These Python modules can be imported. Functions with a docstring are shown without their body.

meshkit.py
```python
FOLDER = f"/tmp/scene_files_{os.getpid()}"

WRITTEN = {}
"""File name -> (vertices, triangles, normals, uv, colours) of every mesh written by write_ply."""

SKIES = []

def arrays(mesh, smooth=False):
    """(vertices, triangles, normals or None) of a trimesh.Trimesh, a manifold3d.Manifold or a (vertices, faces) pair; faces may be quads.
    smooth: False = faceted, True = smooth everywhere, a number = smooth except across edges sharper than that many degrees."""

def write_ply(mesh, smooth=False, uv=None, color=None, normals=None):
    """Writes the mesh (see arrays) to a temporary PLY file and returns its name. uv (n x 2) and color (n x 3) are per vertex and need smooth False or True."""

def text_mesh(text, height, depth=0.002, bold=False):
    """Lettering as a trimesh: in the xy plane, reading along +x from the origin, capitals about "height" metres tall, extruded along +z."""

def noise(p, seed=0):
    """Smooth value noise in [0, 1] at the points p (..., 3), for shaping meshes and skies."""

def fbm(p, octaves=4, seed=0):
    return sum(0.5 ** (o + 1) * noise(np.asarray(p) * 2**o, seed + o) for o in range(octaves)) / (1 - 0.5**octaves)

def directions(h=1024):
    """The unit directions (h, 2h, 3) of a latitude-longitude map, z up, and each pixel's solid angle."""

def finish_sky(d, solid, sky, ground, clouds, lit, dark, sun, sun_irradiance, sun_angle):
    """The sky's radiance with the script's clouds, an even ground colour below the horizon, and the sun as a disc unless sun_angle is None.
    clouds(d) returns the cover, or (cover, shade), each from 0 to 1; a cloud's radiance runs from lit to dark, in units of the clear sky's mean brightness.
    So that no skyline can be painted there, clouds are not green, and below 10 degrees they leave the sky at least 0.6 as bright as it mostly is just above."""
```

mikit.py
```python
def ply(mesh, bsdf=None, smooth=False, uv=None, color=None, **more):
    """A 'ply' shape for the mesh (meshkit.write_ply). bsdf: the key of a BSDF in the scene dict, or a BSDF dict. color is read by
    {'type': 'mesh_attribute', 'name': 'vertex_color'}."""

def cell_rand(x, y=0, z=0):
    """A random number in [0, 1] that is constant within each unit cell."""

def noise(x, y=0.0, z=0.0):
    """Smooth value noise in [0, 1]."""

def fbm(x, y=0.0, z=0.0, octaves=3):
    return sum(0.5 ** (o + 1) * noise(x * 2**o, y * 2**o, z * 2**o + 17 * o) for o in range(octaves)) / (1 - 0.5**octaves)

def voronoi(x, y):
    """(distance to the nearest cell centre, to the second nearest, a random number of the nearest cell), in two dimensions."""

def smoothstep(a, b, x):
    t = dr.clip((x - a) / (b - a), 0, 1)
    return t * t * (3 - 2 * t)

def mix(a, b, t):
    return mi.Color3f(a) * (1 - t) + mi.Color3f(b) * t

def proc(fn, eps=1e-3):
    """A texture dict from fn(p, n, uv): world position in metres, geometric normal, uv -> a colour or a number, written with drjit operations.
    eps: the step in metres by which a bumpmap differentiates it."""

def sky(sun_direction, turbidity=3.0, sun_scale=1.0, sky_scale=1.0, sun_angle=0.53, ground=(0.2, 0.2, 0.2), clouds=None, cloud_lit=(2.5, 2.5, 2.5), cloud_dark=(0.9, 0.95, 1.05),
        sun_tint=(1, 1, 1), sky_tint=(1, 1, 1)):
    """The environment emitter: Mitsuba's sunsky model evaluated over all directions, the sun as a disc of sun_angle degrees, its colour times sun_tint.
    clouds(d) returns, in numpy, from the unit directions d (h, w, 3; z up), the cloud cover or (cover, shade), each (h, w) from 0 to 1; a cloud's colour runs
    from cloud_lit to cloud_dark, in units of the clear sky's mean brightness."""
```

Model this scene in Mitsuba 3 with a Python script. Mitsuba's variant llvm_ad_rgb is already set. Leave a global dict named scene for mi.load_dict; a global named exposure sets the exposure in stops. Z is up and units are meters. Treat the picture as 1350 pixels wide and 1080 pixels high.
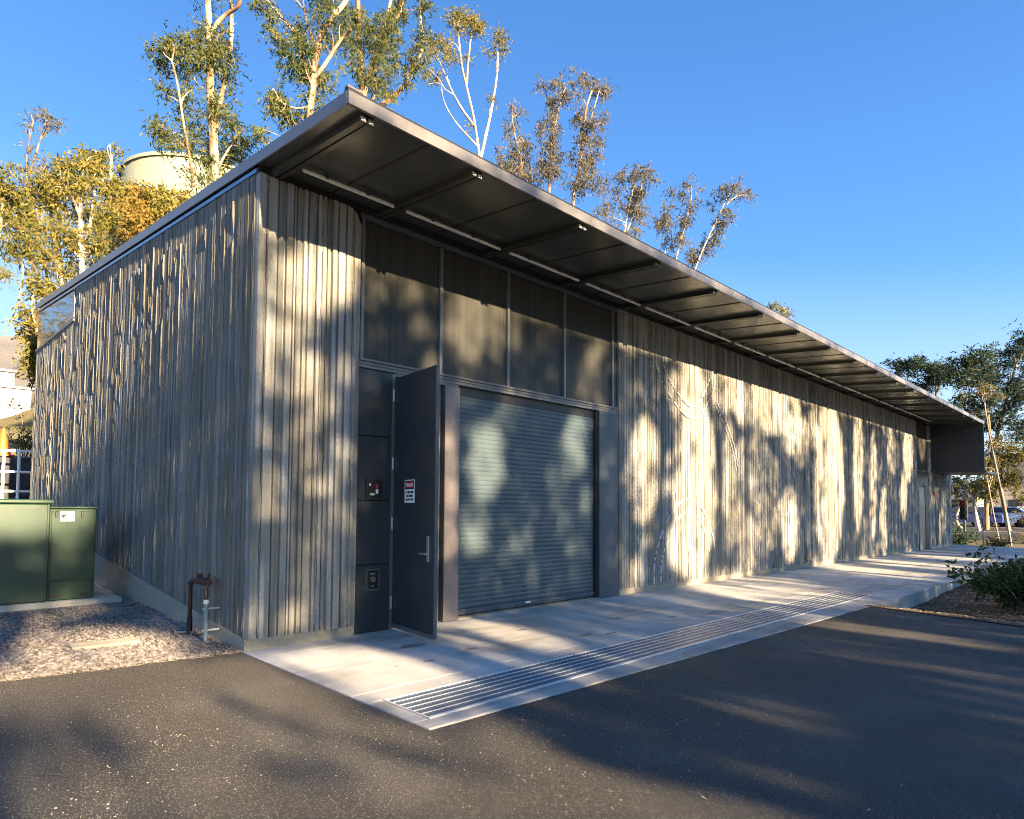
import math, random
import numpy as np, trimesh, shapely
from shapely.geometry import Polygon, Point
import mitsuba as mi, drjit as dr
import mikit, meshkit
from mikit import proc, noise, fbm, voronoi, cell_rand, smoothstep, mix

rng = np.random.default_rng(7)
random.seed(7)
T = mi.ScalarTransform4f
scene, labels = {}, {}

# ---------------------------------------------------------------- camera, sky, exposure
CAM = np.array([-2.6823, -6.1506, 1.3330])
FWD = np.array([0.710042, 0.702332, 0.050697])
UP = np.array([-0.040265, -0.031383, 0.998696])
scene['camera'] = {'type': 'perspective', 'fov': 75.9319, 'fov_axis': 'x', 'near_clip': 0.05, 'far_clip': 3000.0,
                   'principal_point_offset_x': 0.0, 'principal_point_offset_y': -0.08229,
                   'to_world': T().look_at(origin=CAM.tolist(), target=(CAM + FWD).tolist(), up=UP.tolist())}
AZ, EL = math.radians(2.6), math.radians(15.8)
SUN = np.array([-math.sin(AZ) * math.cos(EL), -math.cos(AZ) * math.cos(EL), math.sin(EL)])
def low_haze(d):
    """thin bright haze over the horizon, all the way round, a little taller towards the north"""
    e = np.degrees(np.arcsin(np.clip(d[..., 2], -1, 1))); top = 17 + 9 * d[..., 1]
    return 0.75 * np.clip(1 - e / top, 0, 1) ** 1.3
scene['sky'] = mikit.sky(SUN.tolist(), turbidity=2.4, sun_scale=2.75, sky_scale=1.03, sun_tint=(0.93, 1.0, 1.20), sky_tint=(0.60, 0.99, 1.53), clouds=low_haze, cloud_lit=(2.2, 2.25, 2.3))
exposure = 3.0

# ---------------------------------------------------------------- helpers
def numbered(name, store):
    if name not in store:
        return name
    i = 1
    while f'{name}_{i:03d}' in store:
        i += 1
    return f'{name}_{i:03d}'

THINGS, COUNT = set(), {}
def thing(name, label, cat=None, group=None, kind=None):
    key = numbered(name, THINGS); THINGS.add(key)
    labels[key] = {'label': label}
    if cat: labels[key]['category'] = cat
    if group: labels[key]['group'] = group
    if kind: labels[key]['kind'] = kind
    return key

def put(name, mesh, bsdf, parent=None, smooth=False, label=None, kind=None, **kw):
    base = f'{parent}__{name}' if parent else name
    n = COUNT.get(base, 0); COUNT[base] = n + 1
    key = base if n == 0 else f'{base}_{n:03d}'
    scene[key] = mikit.ply(mesh, bsdf, smooth=smooth, **kw)
    if label or kind:
        labels[key] = {}
        if label: labels[key]['label'] = label
        if kind: labels[key]['kind'] = kind
    return key

def fix(name, mesh, bsdf, label, kind='structure', smooth=False):
    labels[name] = {'label': label, 'kind': kind}; THINGS.add(name)
    scene[name] = mikit.ply(mesh, bsdf, smooth=smooth)
    return name

def box(x0, x1, y0, y1, z0, z1, ch=0.0):
    if ch <= 0:
        v = np.array([[x, y, z] for x in (x0, x1) for y in (y0, y1) for z in (z0, z1)], float)
        f = [[0, 1, 3], [0, 3, 2], [4, 6, 7], [4, 7, 5], [0, 4, 5], [0, 5, 1], [2, 3, 7], [2, 7, 6], [0, 2, 6], [0, 6, 4], [1, 5, 7], [1, 7, 3]]
        return trimesh.Trimesh(v, f, process=False)
    pts = []
    for x, sx in ((x0, 1), (x1, -1)):
        for y, sy in ((y0, 1), (y1, -1)):
            for z, sz in ((z0, 1), (z1, -1)):
                pts += [[x + sx * ch, y + sy * ch, z], [x + sx * ch, y, z + sz * ch], [x, y + sy * ch, z + sz * ch]]
    return trimesh.convex.convex_hull(np.array(pts))

def cat(*ms):
    ms = [m for g in ms for m in (g if isinstance(g, list) else [g])]
    return trimesh.util.concatenate(ms)

def prism(poly, axis, a, b):
    """closed polygon (list of 2-D points) swept along an axis: axis 'x' -> points are (y,z); 'y' -> (x,z); 'z' -> (x,y)"""
    m = trimesh.creation.extrude_polygon(Polygon(poly), b - a, engine='earcut')
    v = m.vertices.copy(); h = v[:, 2] + a
    if axis == 'x': w = np.stack([h, v[:, 0], v[:, 1]], 1)
    elif axis == 'y': w = np.stack([v[:, 0], h, v[:, 1]], 1)
    else: w = np.stack([v[:, 0], v[:, 1], h], 1)
    f = m.faces if axis != 'y' else m.faces[:, ::-1]
    return trimesh.Trimesh(w, f, process=False)

def tube(pts, r, sides=8, caps=True):
    p = np.asarray(pts, float); n = len(p)
    r = np.broadcast_to(np.asarray(r, float), (n,))
    t = np.gradient(p, axis=0); t /= np.linalg.norm(t, axis=1, keepdims=True) + 1e-12
    ref = np.array([0.31, 0.17, 0.93]) if abs(t[:, 2]).mean() < 0.8 else np.array([1.0, 0.1, 0.0])
    a = np.cross(t, ref); a /= np.linalg.norm(a, axis=1, keepdims=True) + 1e-12
    b = np.cross(t, a); th = np.arange(sides) * 2 * np.pi / sides
    v = p[:, None] + r[:, None, None] * (np.cos(th)[None, :, None] * a[:, None] + np.sin(th)[None, :, None] * b[:, None])
    f = []
    for i in range(n - 1):
        for j in range(sides):
            k = (j + 1) % sides
            f += [[i * sides + j, i * sides + k, (i + 1) * sides + k], [i * sides + j, (i + 1) * sides + k, (i + 1) * sides + j]]
    v = v.reshape(-1, 3)
    if caps:
        v = np.vstack([v, p[:1], p[-1:]]); c0, c1 = len(v) - 2, len(v) - 1
        for j in range(sides):
            k = (j + 1) % sides
            f += [[c0, k, j], [c1, (n - 1) * sides + j, (n - 1) * sides + k]]
    return trimesh.Trimesh(v, f, process=False)

def grid(P):
    """surface through an (n, m, 3) array of points"""
    n, m = P.shape[:2]; i, j = np.meshgrid(np.arange(n - 1), np.arange(m - 1), indexing='ij')
    a = (i * m + j).ravel(); f = np.vstack([np.stack([a, a + m, a + m + 1], 1), np.stack([a, a + m + 1, a + 1], 1)])
    return trimesh.Trimesh(P.reshape(-1, 3), f, process=False)

def rhombs(c, d, s, L, W):
    """leaf-shaped two-triangle faces: centres, long axis, side axis, length, width"""
    n = len(c); L = np.broadcast_to(L, (n,))[:, None]; W = np.broadcast_to(W, (n,))[:, None]
    v = np.stack([c - d * L / 2, c - d * L * 0.08 + s * W / 2, c + d * L / 2, c - d * L * 0.08 - s * W / 2], 1).reshape(-1, 3)
    k = np.arange(n) * 4
    return trimesh.Trimesh(v, np.vstack([np.stack([k, k + 1, k + 2], 1), np.stack([k, k + 2, k + 3], 1)]), process=False)

def unit(v):
    return v / (np.linalg.norm(v, axis=-1, keepdims=True) + 1e-12)

# ---------------------------------------------------------------- materials
def mat(name, **k):
    two = k.pop('two', True)
    scene[name] = {'type': 'twosided', 'b': {'type': 'principled', **k}} if two else {'type': 'principled', **k}
    return name
def rgb(*c): return {'type': 'rgb', 'value': list(c)}
C3 = mi.Color3f

def concrete_fn(tone, seed):
    def fn(p, n, uv):
        u = p.x + p.y * 1.013 + seed * 3.7
        streak = noise(u * 31.0, p.z * 0.55, seed) * 0.6 + noise(u * 90.0, p.z * 1.7, 3.0) * 0.4
        board = cell_rand(u * 11.0, seed)
        blot = fbm(u * 1.3, p.z * 0.9, seed, 3)
        fine = noise(u * 160.0, p.z * 60.0, 1.0)
        grime = smoothstep(0.50, 0.74, noise(u * 22.0, p.z * 0.8, 9.0) * 0.6 + blot * 0.5)
        v = tone * (0.50 + 0.42 * streak + 0.20 * board + 0.24 * (blot - 0.5) + 0.18 * (fine - 0.5))
        c = mix((1.0, 0.94, 0.83), (0.93, 0.96, 0.98), smoothstep(0.35, 0.65, blot)) * v
        c = c * (1.0 - 0.60 * grime) + C3(0.10, 0.093, 0.062) * (0.60 * grime)
        pits = smoothstep(0.80, 0.90, noise(u * 130.0, p.z * 70.0, 5.0))
        return c * (1.0 - 0.25 * pits)
    return fn
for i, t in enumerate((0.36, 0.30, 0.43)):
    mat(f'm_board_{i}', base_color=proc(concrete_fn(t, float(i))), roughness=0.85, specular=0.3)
for i, t in enumerate((0.235, 0.195, 0.29)):  # front-wall concrete again, darkened: the side wall's shade is put into the colour
    mat(f'm_side_shaded_{i}', base_color=proc(concrete_fn(t, 5.0 + i)), roughness=0.85, specular=0.3)
mat('m_plinth', base_color=proc(lambda p, n, uv: mix((0.22, 0.205, 0.17), (0.33, 0.30, 0.245), fbm((p.x + p.y) * 2.5, p.z * 9.0, 2.0, 3)) * (0.85 + 0.3 * noise(p.x * 60, p.y * 60, p.z * 60))), roughness=0.9, specular=0.25)

STAINS = [(1.35, -0.80, 0.17, 0.07), (1.66, -1.28, 0.10, 0.05), (1.05, -1.40, 0.09, 0.03), (2.75, -0.95, 0.13, 0.035), (3.4, -1.72, 0.10, 0.03), (3.05, -1.60, 0.14, 0.04), (4.9, -1.6, 0.12, 0.03)]
def slab_fn(p, n, uv):
    big = fbm(p.x * 0.8, p.y * 1.1, 1.0, 4); mid = fbm(p.x * 4.0, p.y * 5.0, 5.0, 3); fine = noise(p.x * 130, p.y * 130, 2.0)
    v = 0.335 + 0.17 * (big - 0.5) * 2 * 0.7 + 0.12 * (mid - 0.5) + 0.06 * (fine - 0.5)
    c = mix((1.0, 0.965, 0.90), (0.97, 0.98, 1.0), big) * v
    wob = (fbm(p.x * 7, p.y * 7, 3.0, 2) - 0.5) * 0.9
    s = mi.Float(0)
    for x, y, a, b in STAINS:
        q = dr.sqrt(dr.square((p.x - x) / a) + dr.square((p.y - y) / b)) + wob
        s = dr.maximum(s, 1 - smoothstep(0.55, 1.15, q))
    tyre = smoothstep(0.60, 0.75, fbm(p.x * 0.9, p.y * 5.0, 8.0, 3))
    c = c * (1 - 0.22 * tyre)
    return c * (1 - 0.55 * s)
mat('m_slab', base_color=proc(slab_fn), roughness=0.75, specular=0.35)
mat('m_kerb', base_color=proc(lambda p, n, uv: C3(0.40, 0.385, 0.35) * (0.7 + 0.5 * fbm(p.x * 2.2, p.z * 6, 4.0, 3)) * (1 - 0.4 * smoothstep(0.55, 0.7, fbm(p.x * 6.0, p.z * 2.0, 7.0, 2)))), roughness=0.85)

def asphalt_fn(p, n, uv):
    f1, f2, r = voronoi(p.x * 120, p.y * 120)
    speck = smoothstep(0.74, 0.90, r) * (1 - smoothstep(0.25, 0.50, f1))
    mid = smoothstep(0.35, 0.8, r) * (1 - smoothstep(0.25, 0.6, f1))
    big = fbm(p.x * 0.7, p.y * 0.7, 2.0, 3); g = noise(p.x * 200, p.y * 200, 1.0)
    v = 0.044 + 0.028 * (big - 0.5) + 0.022 * (g - 0.5) + 0.030 * mid
    dust = smoothstep(0.5, 0.8, fbm(p.x * 1.5, p.y * 1.5, 9.0, 3))
    c = C3(1.0, 0.93, 0.83) * (v + 0.016 * dust)
    return c + C3(0.11, 0.10, 0.083) * speck * (0.4 + 1.2 * big)
def asphalt_bump(p, n, uv):
    f1, f2, r = voronoi(p.x * 120, p.y * 120)
    return 0.5 * r - 0.5 * f1
scene['m_asphalt'] = {'type': 'twosided', 'b': {'type': 'bumpmap', 'arbitrary': proc(asphalt_bump, 2e-3), 'scale': 0.006, 'bsdf': {'type': 'principled', 'base_color': proc(asphalt_fn), 'roughness': 0.7, 'specular': 0.4}}}

def metal(name, c, rough=0.4, spec=0.5, metallic=0.0, var=0.12):
    def fn(p, n, uv):
        k = fbm(p.x * 2.1 + p.y, p.z * 1.7 + p.y * 0.7, 3.0, 3); g = noise(p.x * 24 + p.y * 9, p.z * 5.0, 1.0)
        return C3(*c) * (1 + var * 2 * (k - 0.5) + var * 0.7 * (g - 0.5))
    mat(name, base_color=proc(fn), roughness=rough, specular=spec, metallic=metallic)
metal('m_slate', (0.036, 0.041, 0.047), 0.38)
metal('m_door', (0.030, 0.036, 0.044), 0.36)
metal('m_jamb', (0.070, 0.085, 0.105), 0.42)
metal('m_post', (0.20, 0.175, 0.175), 0.42, 0.5, 0.25)
metal('m_rollup', (0.062, 0.087, 0.102), 0.34, 0.6)
metal('m_fascia', (0.165, 0.157, 0.155), 0.36, 0.5, 0.3)
metal('m_soffit', (0.062, 0.069, 0.066), 0.26, 0.6)
metal('m_beam', (0.045, 0.046, 0.042), 0.34, 0.5)
metal('m_drip', (0.018, 0.018, 0.017), 0.4)
metal('m_flash', (0.16, 0.24, 0.33), 0.25, 0.6, 0.5)
metal('m_sill', (0.17, 0.165, 0.16), 0.35, 0.5, 0.3)
metal('m_mullion', (0.17, 0.18, 0.185), 0.35, 0.5, 0.3)
metal('m_steel', (0.50, 0.51, 0.52), 0.30, 0.5, 0.8, 0.06)
metal('m_galv', (0.66, 0.67, 0.68), 0.42, 0.5, 0.3)
metal('m_grate', (0.085, 0.115, 0.160), 0.45, 0.5, 0.0)
metal('m_light', (0.72, 0.72, 0.70), 0.4)
metal('m_dark', (0.010, 0.010, 0.011), 0.6)
metal('m_cabinet', (0.020, 0.052, 0.034), 0.34, 0.5)
metal('m_rust', (0.055, 0.030, 0.026), 0.75, 0.3, 0.0, 0.5)
metal('m_pipe', (0.17, 0.24, 0.28), 0.45, 0.5)
metal('m_white', (0.78, 0.78, 0.76), 0.45, 0.5, 0.0, 0.04)
metal('m_red', (0.45, 0.02, 0.03), 0.4, 0.5, 0.0, 0.05)
metal('m_orange', (0.75, 0.13, 0.02), 0.5, 0.5, 0.0, 0.08)
metal('m_green_sign', (0.0, 0.25, 0.14), 0.4, 0.5, 0.0, 0.05)
metal('m_ink', (0.03, 0.035, 0.05), 0.6, 0.3, 0.0, 0.02)
metal('m_interior', (0.06, 0.06, 0.058), 0.7)
metal('m_carved', (0.52, 0.51, 0.49), 0.75, 0.3, 0.0, 0.2)
metal('m_tank', (0.27, 0.29, 0.225), 0.6, 0.4, 0.0, 0.02)
metal('m_plaster', (0.42, 0.41, 0.385), 0.8, 0.3, 0.0, 0.06)
metal('m_pink', (0.45, 0.38, 0.34), 0.8, 0.3, 0.0, 0.06)
metal('m_window_dark', (0.04, 0.05, 0.065), 0.3, 0.3)
metal('m_car_white', (0.75, 0.76, 0.78), 0.25, 0.5, 0.0, 0.02)
metal('m_car_blue', (0.05, 0.07, 0.20), 0.25, 0.5, 0.0, 0.02)
metal('m_car_silver', (0.42, 0.43, 0.46), 0.25, 0.5, 0.3, 0.02)
metal('m_tyre', (0.015, 0.015, 0.016), 0.8)
def pane_fn(p, n, uv):
    line = noise(p.x * 55.0, p.z * 0.25, 2.0) * 0.5 + noise(p.x * 16.0, p.z * 0.2, 5.0) * 0.5
    return C3(0.047, 0.047, 0.042) * (0.7 + 0.6 * line)
mat('m_pane', base_color=proc(pane_fn), roughness=0.42, specular=0.3)
mat('m_glass_dark', base_color=rgb(0.035, 0.042, 0.022), roughness=0.04, specular=1.0)

def gravel_fn(p, n, uv):
    r = cell_rand(p.x * 38, p.y * 38, 1); k = fbm(p.x * 1.6, p.y * 1.6, 3.0, 3)
    v = 0.07 + 0.20 * r
    return mix((0.97, 0.86, 0.86), (1.0, 0.90, 0.80), cell_rand(p.x * 41, p.y * 37, 2)) * v * (0.65 + 0.7 * k)
mat('m_gravel', base_color=proc(gravel_fn), roughness=0.9, specular=0.25)
mat('m_soil', base_color=proc(lambda p, n, uv: mix((0.045, 0.030, 0.021), (0.13, 0.094, 0.064), fbm(p.x * 3, p.y * 3, 2.0, 4)) * (0.65 + 0.7 * noise(p.x * 45, p.y * 45, 1.0))), roughness=0.95, specular=0.2)
mat('m_chips', base_color=proc(lambda p, n, uv: mix((0.10, 0.062, 0.038), (0.34, 0.27, 0.19), cell_rand(p.x * 30, p.y * 30, 3.0))), roughness=0.9, specular=0.2)
mat('m_litter', base_color=proc(lambda p, n, uv: mix((0.30, 0.25, 0.17), (0.55, 0.51, 0.43), cell_rand(p.x * 17, p.y * 17, 3.0))), roughness=0.85, specular=0.2)
mat('m_earth', base_color=proc(lambda p, n, uv: mix((0.06, 0.058, 0.030), (0.15, 0.125, 0.075), fbm(p.x * 0.6, p.y * 0.6, p.z * 0.6, 4))), roughness=0.95, specular=0.2)
mat('m_hill_hazed', base_color=proc(lambda p, n, uv: mix((0.085, 0.082, 0.085), (0.15, 0.142, 0.142), fbm(p.x * 0.06, p.y * 0.06, p.z * 0.08, 4))), roughness=0.95, specular=0.1)  # greyed base colour stands in for haze over the far slope
mat('m_gabion', base_color=proc(lambda p, n, uv: mix((0.03, 0.03, 0.033), (0.10, 0.10, 0.105), fbm(p.x * 6, p.y * 6, p.z * 7, 3))), roughness=0.95, specular=0.2)

def bark_fn(a, b, f):
    def fn(p, n, uv):
        k = fbm(p.x * 6 + p.y * 5, p.z * 1.2, 3.0, 3)
        return mix(a, b, smoothstep(0.35, 0.65, k)) * (0.8 + 0.4 * noise(p.x * 40, p.y * 40, p.z * 9 * f))
    return fn
mat('m_bark_tan', base_color=proc(bark_fn((0.23, 0.135, 0.08), (0.42, 0.33, 0.245), 1.0)), roughness=0.85, specular=0.2)
mat('m_bark_white', base_color=proc(bark_fn((0.28, 0.235, 0.20), (0.48, 0.425, 0.37), 1.0)), roughness=0.85, specular=0.2)
mat('m_bark_dark', base_color=proc(bark_fn((0.12, 0.09, 0.07), (0.26, 0.21, 0.16), 1.0)), roughness=0.9, specular=0.2)

def leaf(name, a, b, c, trans=0.7):
    def fn(p, n, uv):
        k = fbm(p.x * 0.9, p.y * 0.9, p.z * 0.9, 2); r = cell_rand(p.x * 7, p.y * 7, p.z * 7)
        base = mix(a, b, smoothstep(0.3, 0.7, k * 0.55 + r * 0.45))
        return mix(base, c, smoothstep(0.82, 0.92, r) * 0.6)
    scene[name] = {'type': 'principledthin', 'base_color': proc(fn), 'roughness': 0.45, 'diff_trans': trans, 'spec_trans': 0.0, 'eta': 1.45}
leaf('m_leaf_gum', (0.060, 0.088, 0.036), (0.165, 0.175, 0.062), (0.24, 0.20, 0.09))
leaf('m_leaf_pink', (0.100, 0.100, 0.072), (0.20, 0.180, 0.125), (0.28, 0.20, 0.15))
leaf('m_leaf_olive', (0.12, 0.125, 0.034), (0.28, 0.245, 0.070), (0.34, 0.22, 0.07))
leaf('m_leaf_orange', (0.20, 0.155, 0.045), (0.31, 0.21, 0.055), (0.36, 0.19, 0.05))
leaf('m_leaf_dark', (0.020, 0.042, 0.038), (0.055, 0.085, 0.050), (0.16, 0.14, 0.06))
leaf('m_leaf_warm', (0.085, 0.095, 0.032), (0.20, 0.17, 0.065), (0.27, 0.18, 0.08))
leaf('m_leaf_blue', (0.035, 0.075, 0.060), (0.08, 0.13, 0.10), (0.13, 0.15, 0.11))
leaf('m_leaf_bush', (0.022, 0.055, 0.022), (0.055, 0.095, 0.035), (0.12, 0.12, 0.035))

# ---------------------------------------------------------------- dimensions of the building (metres)
H, SL, D, L, OV = 4.60, 0.0813, 1.69, 10.70, 0.04      # front wall height, roof rise per metre, canopy depth, side length, side overhang
XL, XR, XD0, XD1, XE = 1.15, 5.95, 24.00, 25.62, 29.12  # opening, far door, wall end
XC = 26.0                                              # far end of the canopy
top = lambda y: H + SL * y
soff = lambda y: H + 0.068 + SL * y                    # underside of the roof
def plinth_top(y): return 0.10 + 0.102 * y             # the side plinth follows the rising ground
def slab_z(x, y): return -0.004 + 0.0185 * np.minimum(y, 0)
def ground_left(x, y): return np.where(y < 2.2, 0.0 + 0.045 * (y - 0.1), 0.095 + 0.03 * (y - 2.2)) + 0.16 * np.clip((y - 5.0) / 6.0, 0, 1)

# ---------------------------------------------------------------- ground
def terrain_z(x, y):
    bank = 0.16 * np.clip(y - 6, 0, 6) + 1.72 * np.clip((y - 14.8) / 0.6, 0, 1) + 0.10 * np.clip(y - 15.4, 0, 120)
    wl = 1 - np.clip((x - 24) / 22, 0, 1) ** 2 * (3 - 2 * np.clip((x - 24) / 22, 0, 1))
    wl = wl * np.clip(1 - (np.hypot(x, y) - 150) / 150, 0, 1)
    right = 0.35 * np.clip((x - 33) / 25, 0, 1)
    return -0.44 + bank * (1 + 0.28 / 1.7 * 0) * wl + 0.28 * np.clip((y - 4) / 8, 0, 1) + 0.34 * np.clip((x - 28.0) / 3.0, 0, 1) * (1 - np.clip((y - 4) / 8, 0, 1)) + right + 18 * np.exp(-((x - 19.0) ** 2 + (y - 57.0) ** 2) / 85.0) + 0.06 * (meshkit.noise(np.stack([x * 0.3, y * 0.3, x * 0], -1), 3) - 0.5) * np.clip((np.hypot(x - 5, y) - 14) / 10, 0, 1)
xs = np.unique(np.concatenate([np.linspace(-900, -60, 22), np.linspace(-60, 70, 120), np.linspace(70, 900, 22)]))
ys = np.unique(np.concatenate([np.linspace(-900, -60, 22), np.linspace(-60, 100, 140), np.linspace(100, 900, 20)]))
X_, Y_ = np.meshgrid(xs, ys, indexing='ij')
fix('ground', grid(np.stack([X_, Y_, terrain_z(X_, Y_)], -1)), 'm_earth', 'dry brown ground rising to a bank behind the concrete building', smooth=True)

def asphalt_z(x, y): return -0.018 + 0.0185 * np.clip(y, -2.8, 0) + 0.002 * np.clip(y + 2.8, -30, 0) * 0
ax = np.linspace(0, 1, 70); ay = np.concatenate([np.linspace(-45, -12, 18), np.linspace(-11.5, 0.6, 50)])
AX, AY = np.meshgrid(ax, ay, indexing='ij'); AX = -40 + AX * (48.3 + 0.25 * np.minimum(AY + 3, 0))
fix('asphalt_driveway', grid(np.stack([AX, AY, asphalt_z(AX, AY)], -1)), 'm_asphalt', 'dark speckled asphalt driveway in dappled light before the concrete apron', smooth=True)

# gravel bed at the left of the building
gx = np.linspace(-14, 0.02, 90); gt = np.linspace(0, 1, 60)
GX, GT = np.meshgrid(gx, gt, indexing='ij')
def gravel_edge(x): return 0.03 - 0.128 * x + 0.02 * np.sin(x * 7.0)
GY = gravel_edge(GX) + GT ** 1.4 * (11.5 - gravel_edge(GX))
GZ = ground_left(GX, GY) + 0.02 * (meshkit.noise(np.stack([GX * 3, GY * 3, GX * 0], -1), 5) - 0.5) * np.clip(GT * 20, 0, 1)
GZ[:, 0] = -0.025
fix('gravel_bed', grid(np.stack([GX, GY, GZ], -1)), 'm_gravel', 'pale pinkish gravel bed between the asphalt and the ribbed side wall', smooth=True)

PEB = trimesh.creation.icosphere(subdivisions=0)
def scatter(proto, pos, size, zs=0.6, rg=rng):
    n = len(pos); q = unit(rg.normal(size=(n, 4))); w, x, y, z = q.T
    R = np.stack([np.stack([1 - 2 * (y * y + z * z), 2 * (x * y - z * w), 2 * (x * z + y * w)], -1), np.stack([2 * (x * y + z * w), 1 - 2 * (x * x + z * z), 2 * (y * z - x * w)], -1), np.stack([2 * (x * z - y * w), 2 * (y * z + x * w), 1 - 2 * (x * x + y * y)], -1)], 1)
    sc = size[:, None] * np.stack([np.ones(n), rg.uniform(0.6, 1, n), rg.uniform(0.45, 0.9, n)], 1)
    v = np.einsum('nij,kj,nj->nki', R, proto.vertices, sc); v[:, :, 2] *= zs
    v += pos[:, None]
    f = (proto.faces[None] + (np.arange(n) * len(proto.vertices))[:, None, None]).reshape(-1, 3)
    return trimesh.Trimesh(v.reshape(-1, 3), f, process=False)
n = 19000
px_ = -3.6 * rng.random(n) ** 0.9; py_ = gravel_edge(px_) + 5.2 * rng.random(n) ** 1.5 - 0.02
pz_ = ground_left(px_, py_) + 0.006
pz_ = np.where(py_ < gravel_edge(px_) + 0.06, np.minimum(pz_, 0.0), pz_)
k = ~((px_ > -2.9) & (py_ > 3.25))
labels['gravel_stones'] = {'label': 'loose pale gravel stones covering the bed beside the side wall', 'kind': 'stuff'}; THINGS.add('gravel_stones')
scene['gravel_stones'] = mikit.ply(scatter(PEB, np.stack([px_, py_, pz_], 1)[k], rng.uniform(0.006, 0.021, k.sum())), 'm_gravel')

# soil bed at the right with wood chips
SX, SY = np.meshgrid(np.concatenate([np.linspace(8.05, 14, 46), np.linspace(14.5, 40, 40)]), np.linspace(0, 1, 40), indexing='ij')
sy0 = -2.95; sedge = lambda x: 7.75 + 0.0 * x
SYY = sy0 - SY ** 1.3 * 16
SXX = SX + (np.minimum(SYY + 3.0, 0)) * 0.26 * np.clip((16 - SX) / 8, 0, 1)
def soil_z(x, y): return -0.30 + 0.24 * np.clip((x - 10.0) / 12.0, 0, 1) + 0.14 * np.clip((-3.3 - y) / 2.5, 0, 1)
SZ = soil_z(SXX, SYY) + 0.05 * (meshkit.fbm(np.stack([SXX * 1.6, SYY * 1.6, SXX * 0], -1), 3, 2) - 0.5)
w_ = np.clip((9.0 - SX) / 0.75, 0, 1); SZ = SZ * (1 - w_) + w_ * (asphalt_z(SX, SYY) + 0.012)
fix('soil_bed', grid(np.stack([SXX, SYY, SZ], -1)), 'm_soil', 'brown planting bed of bare soil and mulch beside the raised slab edge', smooth=True)
n = 5000
cx_ = 8.1 + 10 * rng.random(n) ** 1.6; cy_ = -3.1 - 4.5 * rng.random(n) ** 1.2
labels['mulch_chips'] = {'label': 'scattered bark and wood chips on the brown soil bed', 'kind': 'stuff'}; THINGS.add('mulch_chips')
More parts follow.
